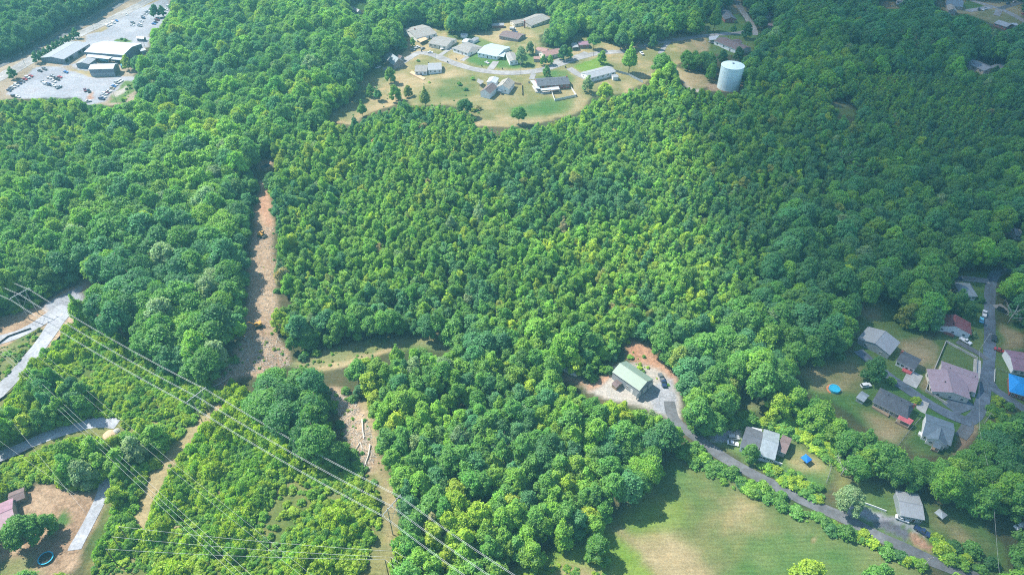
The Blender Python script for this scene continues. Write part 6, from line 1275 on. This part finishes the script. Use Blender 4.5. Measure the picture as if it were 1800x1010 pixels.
for k_, w_ in enumerate(('south', 'middle', 'north')):
    for j, dd in enumerate((-.2, .2)):
        dv = cd_.normalized() * dd
        wire([F0 + off[k_] + dv, E3[k_] + dv, E2[k_] + dv, E1[k_] + dv, F1 + off[k_] + dv * 1], .036, f'{w_} bundle of the main corridor line, ' + ('lower' if j == 0 else 'upper') + ' of its two bright wires', 2.2)
def line_px(a, b_, h, r_, label, sag=1.5): wire([at(*a, h), at(*b_, h)], r_, label, sag, n=30)
for j, (a, b_) in enumerate([((-60, 548), (470, 1035)), ((-60, 556), (455, 1035)), ((-60, 562), (440, 1035))]): line_px(a, b_, 12, .026, ['upper', 'middle', 'lower'][j] + ' wire of the second corridor line, from the gravel fork to the bottom edge')
for j, (a, b_) in enumerate([((60, 620), (560, 1035)), ((66, 612), (580, 1035))]): line_px(a, b_, 10, .02, ['lower', 'upper'][j] + ' thin wire between the main and the second corridor lines')
for j, (a, b_) in enumerate([((-20, 760), (135, 870)), ((-20, 690), (150, 900))]): line_px(a, b_, 9, .02, ['lower', 'upper'][j] + ' thin wire over the dirt yard')
def pole(px, py, h, label, arm=True, lean=(0, 0), d=(1, 0), r_=.17, mat='pole', name='utility_pole', group='utility poles', lamp=False, armlen=1.1):
    p = at(px, py); o = empty(name, p, label, 'pole', group); topv = Vector((lean[0], lean[1], h)); m = MB(); m.tube([(0, 0, -1), tuple(topv)], r_, r_ * .65, 8); m.build('post', M[mat], o)
    if arm:
        u = Vector((d[0], d[1], 0)).normalized(); m = MB(); c = topv - Vector((0, 0, .6)); m.tube([c - u * armlen, c + u * armlen], .07, n=5); m.build('crossarm', M['wood'], o)
        for s in (-1, 0, 1): m = MB(); m.tube([c + u * (armlen * .9 * s) + Vector((0, 0, .06)), c + u * (armlen * .9 * s) + Vector((0, 0, .32))], .06, n=6); m.build('insulator', M['trim'], o)
        if lamp: m = MB(); m.tube([c - Vector((0, 0, 1)), c - Vector((0, 0, .5)) + u * 1.8], .04, n=5); m.box(1.5, 2.1, -.12, .12, -.6, -.42, lambda x, y, z: c + u * x + Vector((-u.y, u.x, 0)) * y + Vector((0, 0, z))); m.build('lamp_arm', M['steel'], o)
    return p + topv
tw = [pole(x, y, h, l, False, r_=.2, group=None) for x, y, h, l in [(229, 954, 11, 'tall wooden pole, upper of three in the western pole row'), (218, 972, 11, 'tall wooden pole, middle of three in the western pole row'), (207, 993, 11, 'tall wooden pole, lower of three in the western pole row')]]
te = [pole(x, y, h, l, False, r_=.2, group=None) for x, y, h, l in [(701, 1000, 12, 'tall dark pole, upper of three below the transmission tower'), (694, 1010, 12, 'tall dark pole, middle of three below the transmission tower'), (684, 1014, 12, 'tall dark pole, lower of three below the transmission tower')]]
for j in range(3): wire([tw[j], te[j]], .03, ['upper', 'middle', 'lower'][j] + ' level wire strung between the two rows of three poles', 1.5)
for j in range(3): wire([te[j], at(900 - 40 * j, 1090, 9)], .03, ['upper', 'middle', 'lower'][j] + ' wire leaving the three poles towards the bottom edge', 1)
for x, y, h, l, ln in [(45, 117, 11, 'utility pole on the highway verge, first from the west', (.6, 0)), (66, 95, 11, 'utility pole on the highway verge behind the round trees', (.4, 0)), (165, 52, 11, 'utility pole between highway and far lot', (.5, 0)), (207, 185, 11, 'utility pole at the forest end of the car park', (.3, 0)), (179, 15, 10, 'utility pole beyond the highway', (.3, 0)),
                    (255, 83, 9, 'utility pole by the tiny white roofed shed', (.2, 0)), (766, 107, 10, 'pale utility pole at the street bend', (0, 0)), (914.5, 132, 10, 'pale utility pole on the street by the large grey-green tree', (0, 0)), (993, 120, 10, 'pale utility pole on the corner of the faded red house', (0, 0)), (941, 95, 9, 'utility pole behind the faded red house', (0, 0)),
                    (907, 82, 8, 'utility pole behind the long low brown roofed house', (0, 0)), (1043, 100, 9, 'street pole by the bushy tree of the plum roofed house', (0, 0)), (1255, 66, 9, 'street pole on the upper street below the tall tree', (0, 0))]: pole(x, y, h, l, True, ln, (1, .4), .13, 'concrete' if 'pale' in l else 'pole')
pole(1722, 615, 11, 'pale utility pole with a lamp at the driveway beside the valley road', True, (0, 0), (.9, .4), .15, 'concrete', lamp=True); pole(1722, 755, 11, 'pale utility pole with a lamp at the junction of lane and valley road', True, (0, 0), (-.7, .7), .15, 'concrete', lamp=True); pole(1745, 482, 9, 'utility pole at the bend of the valley road', True, (0, 0), (1, 0), .13); pole(1618, 1000, 8, 'utility pole at the bottom edge of the meadow beside the road', True, (.5, 0), (1, .2), .12, 'concrete')
wire([at(1722, 615, 10.4), at(1722, 755, 10.4)], .025, 'wire between the two lamp poles of the valley road', 1); wire([at(1722, 755, 10.4), at(1745, 850, 10), at(1760, 1040, 10)], .025, 'wire running south from the junction pole', 1)
# ------------------------------------------------------------ clouds above, haze between
def volmat(name, dens, col, aniso=0.0):
    m = bpy.data.materials.new(name); m.use_nodes = True; N, L = m.node_tree.nodes, m.node_tree.links; N.remove(N['Principled BSDF']); v = N.new('ShaderNodeVolumePrincipled')
    v.inputs['Density'].default_value = dens; v.inputs['Color'].default_value = (*col, 1); v.inputs['Anisotropy'].default_value = aniso; L.new(v.outputs[0], N['Material Output'].inputs['Volume']); return m
def cloud(gx_, gy_, alt, parts, dens, label):
    """a cloud whose shade falls round ground point gx_, gy_"""
    s = sdir * (alt / sdir.z); c = Vector((gx_, gy_, 0)) + s; V = []; Fc = []; iv, if_ = ico(3)
    m = bpy.data.meshes.new('cloud')
    for (x, y, z, rx, ry, rz) in parts[:1]:
        b0 = len(V); V += [(x + rx * a * (1 + .05 * math.sin(5 * b + 3 * a)), y + ry * b * (1 + .05 * math.sin(6 * a)), z + rz * d) for a, b, d in iv]; Fc += [tuple(i + b0 for i in f) for f in if_]
    m.from_pydata(V, [], Fc); m.polygons.foreach_set('use_smooth', [True] * len(Fc)); m.materials.append(volmat('cloud_vapour', dens, (.95, .95, .97))); o = bpy.data.objects.new('cloud', m); COL.objects.link(o); o.location = c; tag(o, label, kind='structure')
cloud(452, 370, 700, [(0, 0, 0, 335, 560, 90)], .0095, 'soft cloud over the eastern side')
cloud(60, 890, 700, [(0, 0, 0, 620, 240, 70)], .009, 'soft cloud beyond the ridge')
HZ = MB(); HZ.box(-4200, 4200, -2700, 6300, -60, 262); hz_ = HZ.build('haze', volmat('thin_haze', .00018, (.30, .85, 1.0))); tag(hz_, 'thin bluish summer haze over the hills', kind='stuff')
